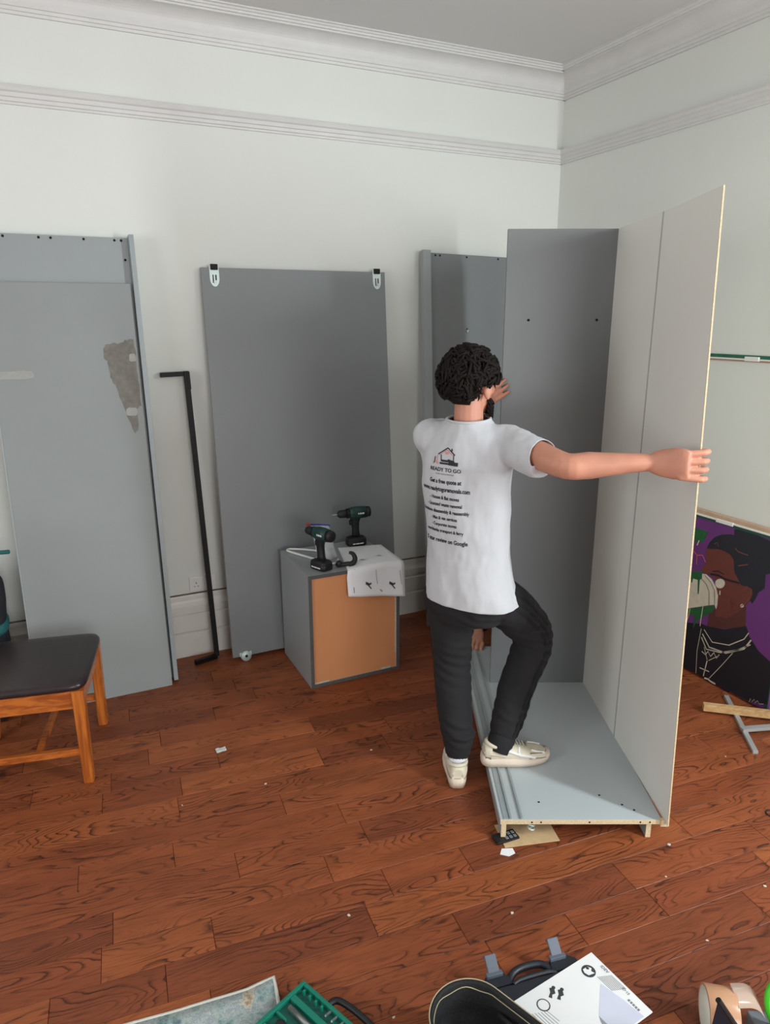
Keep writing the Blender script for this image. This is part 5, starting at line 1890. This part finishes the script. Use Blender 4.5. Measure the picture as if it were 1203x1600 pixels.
pts = [mW @ V((0.118 + 0.011 * math.cos(t), 0.022 + 0.011 * math.sin(t), 0.064 - 0.0045 * t / 1.6)) for t in [i * 0.5 for i in range(30)]]
tube(bm, pts, 0.0028, 6)
build('levelling_spring', bm, M_zinc, wd, True)

# ------------------------------------------------------------------ foreground: rug, tool case, bag, drill case, booklet, tape
M_rug = mat('rug_pile', (140, 160, 160), rough=0.95, bump=0.4, bscale=260)
nt = M_rug.node_tree
b = nt.nodes['Principled BSDF']
tc = [n for n in nt.nodes if n.type == 'TEX_COORD'][0]
n1 = nt.nodes.new('ShaderNodeTexNoise')
n1.inputs['Scale'].default_value = 11
n1.inputs['Detail'].default_value = 7
n1.inputs['Roughness'].default_value = 0.7
nt.links.new(tc.outputs['Object'], n1.inputs['Vector'])
cr = ramp_node(nt, n1.outputs[0], [(0.36, lin(96, 118, 124)), (0.43, lin(140, 166, 166)), (0.49, lin(184, 192, 186)), (0.53, lin(146, 160, 170)), (0.58, lin(206, 202, 186)), (0.64, lin(164, 138, 100))])
nt.links.new(cr, b.inputs['Base Color'])
rg = empty('rug', 'faded blue and cream rug with white bound edge at bottom left', 'rug', (0.0, 1.2, 0))
r1, r2 = V((-0.992, 0.123, 0)), V((-0.123, -0.992, 0))
RB = V((0.398, 1.588, 0))
bm = bmesh.new()
N1, N2 = 40, 24


def rug_pt(s_, t, top):
    p = RB + r1 * (s_ * 1.5) + r2 * (t * 0.95)
    curl = 0.022 * math.exp(-((s_ * 1.5) / 0.05) ** 2) * math.exp(-t * 0.95 / 0.05) + 0.003 * abs(math.sin(s_ * 17 + t * 5)) * math.exp(-t * 4)
    return p + V((0, 0, curl + (0.010 if top else 0.001)))


gt = [[bm.verts.new(rug_pt(i / N1, j / N2, True)) for i in range(N1 + 1)] for j in range(N2 + 1)]
gb = [[bm.verts.new(rug_pt(i / N1, j / N2, False)) for i in range(N1 + 1)] for j in range(N2 + 1)]
for j in range(N2):
    for i in range(N1):
        bm.faces.new((gt[j][i], gt[j][i + 1], gt[j + 1][i + 1], gt[j + 1][i]))
        bm.faces.new((gb[j][i], gb[j + 1][i], gb[j + 1][i + 1], gb[j][i + 1]))
rim = [(0, i) for i in range(N1)] + [(j, N1) for j in range(N2)] + [(N2, i) for i in range(N1, 0, -1)] + [(j, 0) for j in range(N2, 0, -1)]
for a, c in zip(rim, rim[1:] + rim[:1]):
    bm.faces.new((gt[a[0]][a[1]], gt[c[0]][c[1]], gb[c[0]][c[1]], gb[a[0]][a[1]]))
build('pile', bm, M_rug, rg, True)
M_bind = mat('white_binding', (206, 204, 194), rough=0.9, var=0.08, bump=0.3, bscale=200)
bm = bmesh.new()
tube(bm, [(rug_pt(a[1] / N1, a[0] / N2, True) + rug_pt(a[1] / N1, a[0] / N2, False)) / 2 for a in rim], 0.0065, 8, closed=True)
build('bound_edge', bm, M_bind, rg, True)

# green socket-set case, open tray up
M_green = mat('green_case_plastic', (8, 116, 96), rough=0.4, var=0.05)
M_greend = mat('green_tray_recess', (10, 84, 72), rough=0.5, var=0.05)
aD, bD = V((-0.92, -0.39, 0)).normalized(), V((0.39, -0.92, 0)).normalized()
mT = Matrix((aD, bD, V((0, 0, 1)))).transposed().to_4x4()
mT.translation = V((0.466, 1.521, 0.016))
tc_ = empty('socket_set_case', 'open green case of sockets and bits at bottom beside the rug', 'tool case', (0.45, 1.35, 0))
TW, TL, TH = 0.27, 0.36, 0.040
boxo('tray', (0, 0, 0), (TW, TL, TH - 0.012), M_greend, tc_, 0.004, mT)
for lo, hi in (((0, 0, 0.010), (TW, 0.012, TH)), ((0, TL - 0.012, 0.010), (TW, TL, TH)), ((0, 0.012, 0.010), (0.012, TL - 0.012, TH)), ((TW - 0.012, 0.012, 0.010), (TW, TL - 0.012, TH)),
               ((0.044, 0.012, 0.010), (0.062, TL - 0.012, TH - 0.002)), ((0.105, 0.012, 0.010), (0.113, 0.05, TH - 0.003)), ((0.105, 0.15, 0.010), (0.160, 0.175, TH - 0.003)), ((0.150, 0.012, 0.010), (0.158, 0.15, TH - 0.003))):
    boxo('rib', lo, hi, M_green, tc_, 0.002, mT)
for i in range(13):
    y = 0.028 + i * 0.0235
    if i < 4:
        boxo('peg', (0.020, y - 0.003, TH - 0.012), (0.028, y + 0.003, TH + 0.004), M_green, tc_, 0.001, mT)
    else:
        bm = bmesh.new()
        cyl(bm, mT @ V((0.014, y, TH - 0.006)), mT @ V((0.036, y + 0.004, TH + 0.004)), 0.0040, 0.0030, 8)
        build('bit', bm, M_steel, tc_)
bm = bmesh.new()
cyl(bm, mT @ V((0.078, 0.030, TH - 0.006)), mT @ V((0.084, 0.190, TH - 0.006)), 0.0085, 0.0085, 12)
build('extension_bar', bm, M_steel, tc_, True)
bm = bmesh.new()
capsule(bm, mT @ V((0.128, 0.050, TH - 0.006)), mT @ V((0.132, 0.140, TH - 0.004)), 0.014, 0.011, 12)
build('ratchet_grip', bm, M_dblack, tc_, True)
for i in range(6):
    bm = bmesh.new()
    y = 0.030 + i * 0.030
    cyl(bm, mT @ V((0.186, y, TH - 0.008)), mT @ V((0.222, y, TH - 0.008)), 0.0125 - 0.001 * i, 0.0125 - 0.001 * i, 14)
    build('socket', bm, M_steel, tc_, True)
bm = bmesh.new()
tube(bm, lerp_path([mT @ V(q) for q in ((-0.004, 0.095, 0.020), (-0.028, 0.105, 0.022), (-0.038, 0.150, 0.022), (-0.038, 0.220, 0.022), (-0.028, 0.262, 0.022), (-0.004, 0.272, 0.020))], 6), 0.009, 10)
build('carry_handle', bm, M_dblack, tc_, True)

# open black tool bag
M_bagk = mat('black_bag_cloth', (16, 16, 18), rough=0.75, var=0.2, scale=30, bump=0.25, bscale=160)
M_stitch = mat('cream_stitching', (178, 166, 136), rough=0.9)
tb = empty('tool_bag', 'open black tool bag with cream stitching at bottom centre', 'bag', (0.82, 1.05, 0))
bdir = V((0.36, -0.933, 0)).normalized()
bsd = V((bdir.y, -bdir.x, 0))
bc = V((0.790, 1.165, 0))


def bag_ring(z, r, n=48, ext=0.30):
    out = []
    for j in range(n):
        t = 2 * PI * j / n
        c, s_ = math.cos(t), math.sin(t)
        p = bc + bsd * (r * s_)
        p = p + (bdir * (ext + 0.9 * r * c) if c > 0 else bdir * (0.95 * r * c))
        out.append(V((p.x, p.y, z)))
    return out


def ring_loft(bm, rings, close_bottom=True):
    rv = [[bm.verts.new(p) for p in r] for r in rings]
    n = len(rv[0])
    for a, c in zip(rv, rv[1:]):
        for j in range(n):
            bm.faces.new((a[j], a[(j + 1) % n], c[(j + 1) % n], c[j]))
    if close_bottom:
        bm.faces.new(rv[0][::-1])
        bm.faces.new(rv[-1])


bm = bmesh.new()
ring_loft(bm, [bag_ring(0.0, 0.088), bag_ring(0.010, 0.098), bag_ring(0.07, 0.104), bag_ring(0.125, 0.108), bag_ring(0.142, 0.109), bag_ring(0.148, 0.103), bag_ring(0.140, 0.097), bag_ring(0.07, 0.092), bag_ring(0.016, 0.086)])
build('shell', bm, M_bagk, tb, True)
bm = bmesh.new()
tube(bm, bag_ring(0.1465, 0.1075), 0.0016, 6, closed=True)
build('rim_stitching', bm, M_stitch, tb, True)
bm = bmesh.new()
tube(bm, [p + V((0.0, 0.0, 0.004 * math.sin(i * 0.9))) for i, p in enumerate(bag_ring(0.128, 0.0955))], 0.0013, 6, closed=True)
build('inner_stitching', bm, M_stitch, tb, True)
bm = bmesh.new()
q = bc - bsd * 0.085 + bdir * 0.03
tube(bm, lerp_path([q + V((0, 0, 0.10)), q + bdir * 0.05 + bsd * 0.012 + V((0, 0, 0.11)), q + bdir * 0.11 + bsd * 0.008 + V((0, 0, 0.09)), q + bdir * 0.16 + V((0, 0, 0.05))], 6), 0.006, 8)
build('inner_strap', bm, M_bagk, tb, True)
wr_ = empty('spanner', 'steel spanner lying inside the black tool bag', 'spanner', bc + bdir * 0.12 + V((0, 0, 0.05)))
bar_between('shaft', bc + bdir * 0.05 + bsd * 0.055 + V((0, 0, 0.075)), bc + bdir * 0.17 - bsd * 0.035 + V((0, 0, 0.040)), 0.014, 0.005, M_steel, wr_)
bm = bmesh.new()
e_ = bc + bdir * 0.05 + bsd * 0.055 + V((0, 0, 0.077))
loft(bm, [(e_ + V((0, 0, z)), bdir * 0.016, bsd * 0.016) for z in (-0.003, 0.004)], 12)
build('ring_end', bm, M_steel, wr_)

# black blow-moulded drill case with open latches
M_case = mat('black_moulded_plastic', (34, 38, 46), rough=0.42, var=0.08)
M_latch = mat('grey_latch_plastic', (92, 100, 112), rough=0.4, var=0.05)
dc = empty('drill_case', 'black moulded drill case with handle and two open latches under the booklet', 'case', (1.06, 1.15, 0))
c1, c2 = V((0.987, -0.158, 0)).normalized(), V((-0.158, -0.987, 0)).normalized()
mX = Matrix((c1, c2, V((0, 0, 1)))).transposed().to_4x4()
mX.translation = V((0.928, 1.322, 0.0))
CWd, CHt = 0.290, 0.052


def mX_poly(nm, pts, z0, h, mt, bevel=0.0, parent=None):
    bm = bmesh.new()
    prism(bm, pts, h, mX @ V((0, 0, z0)), c1, c2, (0, 0, 1))
    if bevel:
        top = [e for e in bm.edges if all(abs(v.co.z - (z0 + h)) < 1e-6 for v in e.verts)]
        bmesh.ops.bevel(bm, geom=top, offset=bevel, segments=2, affect='EDGES')
    return build(nm, bm, mt, parent or dc)


mX_poly('shell', [(0.0, 0.060), (0.010, 0.050), (CWd - 0.010, 0.050), (CWd, 0.060), (CWd, 0.235), (CWd - 0.012, 0.245), (0.012, 0.245), (0.0, 0.235)], 0.0, CHt, M_case, 0.006)
# handle side: two shoulders and a bow round the finger hole
mX_poly('shoulder', [(0.0, 0.052), (0.0, 0.018), (0.010, 0.006), (0.064, 0.006), (0.078, 0.024), (0.082, 0.052)], 0.0, CHt - 0.004, M_case, 0.005)
mX_poly('shoulder', [(CWd - 0.092, 0.052), (CWd - 0.088, 0.020), (CWd - 0.076, 0.004), (CWd - 0.020, 0.004), (CWd, 0.022), (CWd, 0.052)], 0.0, CHt - 0.004, M_case, 0.005)
bm = bmesh.new()
hp_ = lerp_path([mX @ V(q) for q in ((0.070, 0.040, 0.034), (0.084, 0.018, 0.036), (0.110, 0.004, 0.036), (0.145, 0.000, 0.036), (0.180, 0.004, 0.036), (0.200, 0.018, 0.036), (0.214, 0.040, 0.034))], 6)
tube(bm, hp_, 0.0105, 10)
build('handle', bm, M_case, dc, True)
bm = bmesh.new()
tube(bm, lerp_path([mX @ V(q) for q in ((0.076, 0.050, 0.046), (0.100, 0.044, 0.048), (0.145, 0.042, 0.048), (0.190, 0.044, 0.048), (0.210, 0.050, 0.046))], 6), 0.007, 8)
build('grip_lip', bm, M_case, dc, True)
for x0 in (0.014, 0.214):
    boxo('latch_base', (x0 - 0.004, 0.004, CHt - 0.006), (x0 + 0.046, 0.018, CHt + 0.006), M_latch, dc, 0.002, mX)
    mlt = mX @ Matrix.Translation((x0, 0.008, CHt + 0.002)) @ Matrix.Rotation(math.radians(48), 4, 'X')
    lt = boxo('latch', (0.004, -0.003, 0.0), (0.038, 0.003, 0.046), M_latch, dc, 0.002, mlt)
    boxo('latch_lip', (0.004, -0.012, 0.040), (0.038, -0.002, 0.046), M_latch, lt, 0.001, mlt)

# instruction booklet on the case
M_book = mat('booklet_paper', (236, 238, 238), rough=0.6, var=0.01)
M_lav = mat('pale_lavender_print', (206, 210, 226), rough=0.7)
M_txt = mat('grey_print', (128, 130, 134), rough=0.8)
bk = empty('instruction_booklet', 'white printed instruction booklet lying on the black drill case', 'booklet', (1.11, 1.12, CHt))
e1, e2 = V((-0.995, -0.100, 0)).normalized(), V((0.100, -0.995, 0)).normalized()
BT = V((1.256, 1.241, CHt + 0.0008))
BWd, BLn = 0.310, 0.216


def on_book(nm, pts, mt, lift=0.0):
    bm = bmesh.new()
    prism(bm, pts, 0.0004 + lift, BT + V((0, 0, 0.0036)), e1, e2, (0, 0, 1))
    return build(nm, bm, mt, bk)


bm = bmesh.new()
prism(bm, [(0, 0), (BWd, 0), (BWd, BLn), (0, BLn)], 0.0036, BT, e1, e2, (0, 0, 1))
build('pages', bm, M_book, bk)


def book_line(nm, a, b, w, mt=None):
    a, b = V((a[0], a[1], 0)), V((b[0], b[1], 0))
    d = (b - a).normalized()
    n_ = V((-d.y, d.x, 0)) * w / 2
    on_book(nm, [(x.x, x.y) for x in (a - n_, b - n_, b + n_, a + n_)], mt or M_ink)


def disc(cx, cy, r, n=24):
    return [(cx + r * math.cos(2 * PI * j / n), cy + r * math.sin(2 * PI * j / n)) for j in range(n)]


on_book('icon_disc', disc(0.054, 0.040, 0.0200), M_ink)
on_book('icon_page', [(0.046, 0.028), (0.064, 0.028), (0.068, 0.038), (0.064, 0.050), (0.044, 0.054), (0.048, 0.044), (0.040, 0.038)], M_book, 0.0003)
on_book('icon_dot', disc(0.050, 0.032, 0.0045, 14), M_ink, 0.0006)
on_book('icon_ring', disc(0.236, 0.050, 0.0185), M_ink)
on_book('icon_face', disc(0.236, 0.050, 0.0152), M_book, 0.0003)
bm = bmesh.new()
book_line('clock_hand', (0.236, 0.050), (0.226, 0.046), 0.0028)
book_line('clock_hand', (0.236, 0.050), (0.238, 0.040), 0.0028)
for dx, dy in ((0.0, 0.0), (-0.016, 0.016)):
    cx, cy = 0.190 + dx, 0.036 + dy
    on_book('icon_head', disc(cx - 0.014, cy - 0.010, 0.0052, 14), M_ink)
    on_book('icon_body', [(cx - 0.010, cy - 0.012), (cx - 0.003, cy - 0.015), (cx + 0.004, cy - 0.004), (cx + 0.018, cy + 0.004), (cx + 0.012, cy + 0.012), (cx + 0.004, cy + 0.004), (cx - 0.006, cy + 0.006), (cx - 0.012, cy - 0.004)], M_ink)
on_book('panel_picture', [(0.055, 0.085), (0.132, 0.150), (0.128, 0.214), (0.030, 0.214), (0.040, 0.150)], M_lav)
on_book('panel_shade', [(0.132, 0.150), (0.140, 0.165), (0.150, 0.205), (0.130, 0.190)], M_inkl, 0.0003)
for i in range(9):
    book_line('text_line', (0.034 - 0.0045 * i + 0.012, 0.066 + 0.010 * i * 0.2), (0.030 - 0.0045 * i + 0.014, 0.118 + 0.002 * i), 0.0016, M_txt)
for i in range(7):
    book_line('text_line', (0.288 - 0.008 * i, 0.050 + 0.003 * i), (0.280 - 0.008 * i, 0.130 - 0.004 * i), 0.0013, M_txt)


def book_text(tx, cx, cy, size, mt):
    me = text_mesh(tx, size, 'CENTER', 0.0003)
    for v in me.vertices:
        x, y = v.co.x, v.co.y
        v.co = BT + e1 * (cx + y) + e2 * (cy + x) + V((0, 0, 0.0042))
    link('lettering', me, mt, bk)


book_text('IDEA', 0.006, 0.060, 0.0125, M_txt)
book_text('ID-13', 0.010, 0.138, 0.0105, M_txt)
for i in range(5):
    book_line('text_mark', (0.028, 0.158 + 0.008 * i), (0.028, 0.164 + 0.008 * i), 0.007, M_txt)

# brown parcel tape roll standing on its rim, loose end trailing
M_tape = mat('brown_parcel_tape', (198, 150, 116), rough=0.3, var=0.05, coat=0.3)
M_core = mat('cardboard_core', (216, 212, 200), rough=0.8, var=0.05, scale=25)
tp = empty('tape_roll', 'brown parcel tape roll with white card core at bottom right', 'tape', (1.45, 0.965, 0))
axd = V((0.80, -0.60, 0)).normalized()
R_, r_ = 0.066, 0.0610
c0 = V((1.396, 0.962, R_))
rows = []
bm = bmesh.new()
x, y, z = V((-axd.y, axd.x, 0)), V((0, 0, 1)), axd
N = 48
prof = [(0.0, r_), (0.0, R_ - 0.001), (0.002, R_), (0.073, R_), (0.075, R_ - 0.001), (0.075, r_)]
rv = [[bm.verts.new(c0 + axd * a + (x * math.cos(2 * PI * j / N) + y * math.sin(2 * PI * j / N)) * rr_) for j in range(N)] for a, rr_ in prof]
for a, c in zip(rv, rv[1:] + rv[:1]):
    for j in range(N):
        bm.faces.new((a[j], a[(j + 1) % N], c[(j + 1) % N], c[j]))
build('tape', bm, M_tape, tp, True)
bm = bmesh.new()
prof = [(0.0005, r_ - 0.003), (0.0005, r_), (0.0745, r_), (0.0745, r_ - 0.003)]
rv = [[bm.verts.new(c0 + axd * a + (x * math.cos(2 * PI * j / N) + y * math.sin(2 * PI * j / N)) * rr_) for j in range(N)] for a, rr_ in prof]
for a, c in zip(rv, rv[1:] + rv[:1]):
    for j in range(N):
        bm.faces.new((a[j], a[(j + 1) % N], c[(j + 1) % N], c[j]))
build('core', bm, M_core, tp, True)
M_clear = mat('clear_tape', (220, 196, 178), rough=0.12, var=0.02, alpha=0.55)
bm = bmesh.new()
pts = [V((1.440, 0.905, 0.128)), V((1.480, 0.895, 0.118)), V((1.500, 0.885, 0.105)), V((1.512, 0.878, 0.085))]
pl_ = lerp_path(pts, 6)
L_ = [bm.verts.new(p + V((0.030, 0.048, 0.006))) for p in pl_]
Q_ = [bm.verts.new(p - V((0.004, 0.010, 0.0))) for p in pl_]
for i in range(len(pl_) - 1):
    bm.faces.new((L_[i], L_[i + 1], Q_[i + 1], Q_[i]))
lt = build('loose_end', bm, M_clear, tp, True)
so = lt.modifiers.new('thickness', 'SOLIDIFY')
so.thickness = 0.0006

# grey plastic box, dark set square and green loop handle at the corner
M_gbox = mat('slate_grey_plastic', (112, 116, 124), rough=0.45, var=0.05)
gbx = empty('plastic_box', 'slate grey plastic box behind the green handle at bottom right', 'box', (1.60, 0.86, 0))
mG = Matrix.Translation((1.520, 0.925, 0)) @ Matrix.Rotation(math.radians(-26), 4, 'Z')
boxo('base', (0, -0.16, 0), (0.20, 0, 0.030), M_gbox, gbx, 0.004, mG)
boxo('lid', (-0.002, -0.162, 0.030), (0.202, 0.002, 0.044), M_gbox, gbx, 0.004, mG)
M_sq = mat('dark_blue_steel', (46, 52, 68), rough=0.35, metal=0.4)
sq = empty('set_square', 'dark blue steel set square standing in front of the tape roll', 'set square', (1.43, 0.90, 0))
bm = bmesh.new()
ap_ = V((1.341, 0.892, 0.208))
bl_, br_ = V((1.325, 0.898, 0.0)), V((1.452, 0.803, 0.0))
ctr = (ap_ + bl_ + br_) / 3
nrm_ = (bl_ - ap_).cross(br_ - ap_).normalized()
O = [ap_, bl_, br_]
I = [ctr + (p - ctr) * 0.50 for p in O]
vo = [[bm.verts.new(p + nrm_ * h) for p in O] for h in (0, 0.006)]
vi = [[bm.verts.new(p + nrm_ * h) for p in I] for h in (0, 0.006)]
for j in range(3):
    k_ = (j + 1) % 3
    bm.faces.new((vo[0][j], vo[0][k_], vo[1][k_], vo[1][j]))
    bm.faces.new((vi[0][j], vi[0][k_], vi[1][k_], vi[1][j]))
    for L in (0, 1):
        bm.faces.new((vo[L][j], vo[L][k_], vi[L][k_], vi[L][j]))
build('frame', bm, M_sq, sq)
bm = bmesh.new()
e0, e1_ = ap_, br_
tube(bm, [e0, e1_], 0.0075, 8)
build('fence', bm, M_dblack, sq)
M_lime = mat('lime_green_plastic', (74, 206, 38), rough=0.35, var=0.04)
gh = empty('clamp', 'bright green looped clamp handle at the bottom right corner', 'clamp', (1.60, 0.87, 0.044))
cg = V((1.575, 0.866, 0.100))
ux, uz = V((0.903, -0.43, 0)), V((0.18, 0.36, 0.915)).normalized()
bm = bmesh.new()
tube(bm, [cg + ux * (0.042 * math.copysign(abs(math.cos(t)) ** 0.8, math.cos(t))) + uz * (0.056 * math.sin(t)) for t in (2 * PI * j / 36 for j in range(36))], 0.0105, 12, closed=True)
build('loop', bm, M_lime, gh, True)
bm = bmesh.new()
cyl(bm, cg - uz * 0.052, V((cg.x - 0.012, cg.y - 0.030, 0.044)), 0.009, 0.011, 14)
build('stem', bm, M_dblack, gh)

# ------------------------------------------------------------------ small litter on the boards
rng = random.Random(21)
M_flake = mat('plaster_crumb', (214, 204, 188), rough=0.9, var=0.1, scale=60)
for x_, y_, sz, wh in ((0.635, 2.487, 0.008, 'on the boards left of the standing man'), (1.125, 2.515, 0.008, 'on the boards just in front of the orange face'), (1.859, 1.512, 0.012, 'by the right front foot of the wardrobe base'), (0.687, 1.724, 0.009, 'on bare boards above the black tool bag'), (1.165, 1.504, 0.010, 'on the boards above the drill case latch'), (1.73, 1.404, 0.006, 'on the boards below the wardrobe base right corner'), (1.998, 1.228, 0.010, 'on the boards at the right edge above the tape roll'), (1.645, 1.158, 0.007, 'on the boards right of the booklet'), (0.665, 1.352, 0.007, 'between the green case and the tool bag'), (0.30, 2.50, 0.006, 'on the boards right of the dining chair'), (2.50, 1.80, 0.006, 'beside the folded easel')):
    sz *= 0.75
    bm = bmesh.new()
    n_ = rng.randint(5, 7)
    pp = [(sz * rng.uniform(0.6, 1.1) * math.cos(2 * PI * j / n_), sz * 0.7 * rng.uniform(0.6, 1.1) * math.sin(2 * PI * j / n_)) for j in range(n_)]
    a = rng.uniform(0, PI)
    prism(bm, pp, sz * 0.35, (x_, y_, 0.0002), (math.cos(a), math.sin(a), 0), (-math.sin(a), math.cos(a), 0), (0, 0, 1))
    tag(build('plaster_crumb', bm, M_flake), 'tiny pale plaster crumb ' + wh, 'crumb', 'plaster crumbs on the floor')
cs = empty('crumpled_scrap', 'crumpled clear plastic scrap on floorboards in front of the cube', 'scrap', (0.521, 2.80, 0))
bm = bmesh.new()
g = [[bm.verts.new((0.50 + 0.011 * i, 2.785 + 0.010 * j, 0.002 + 0.010 * abs(noise.noise(V((i * 0.9, j * 1.1, 2.2)))))) for i in range(5)] for j in range(4)]
for j in range(3):
    for i in range(4):
        bm.faces.new((g[j][i], g[j][i + 1], g[j + 1][i + 1], g[j + 1][i]))
o = build('film', bm, mat('wrinkled_film', (206, 206, 200), rough=0.3), cs)
so = o.modifiers.new('thickness', 'SOLIDIFY')
so.thickness = 0.001
bm = bmesh.new()
tube(bm, [V((2.345 + 0.020 * math.cos(t), 1.462 + 0.020 * math.sin(t), 0.003)) for t in (2 * PI * j / 24 for j in range(24))], 0.0028, 8, closed=True)
tag(build('rubber_ring', bm, M_dblack, None, True), 'small black rubber ring on the floorboards at right edge', 'ring')
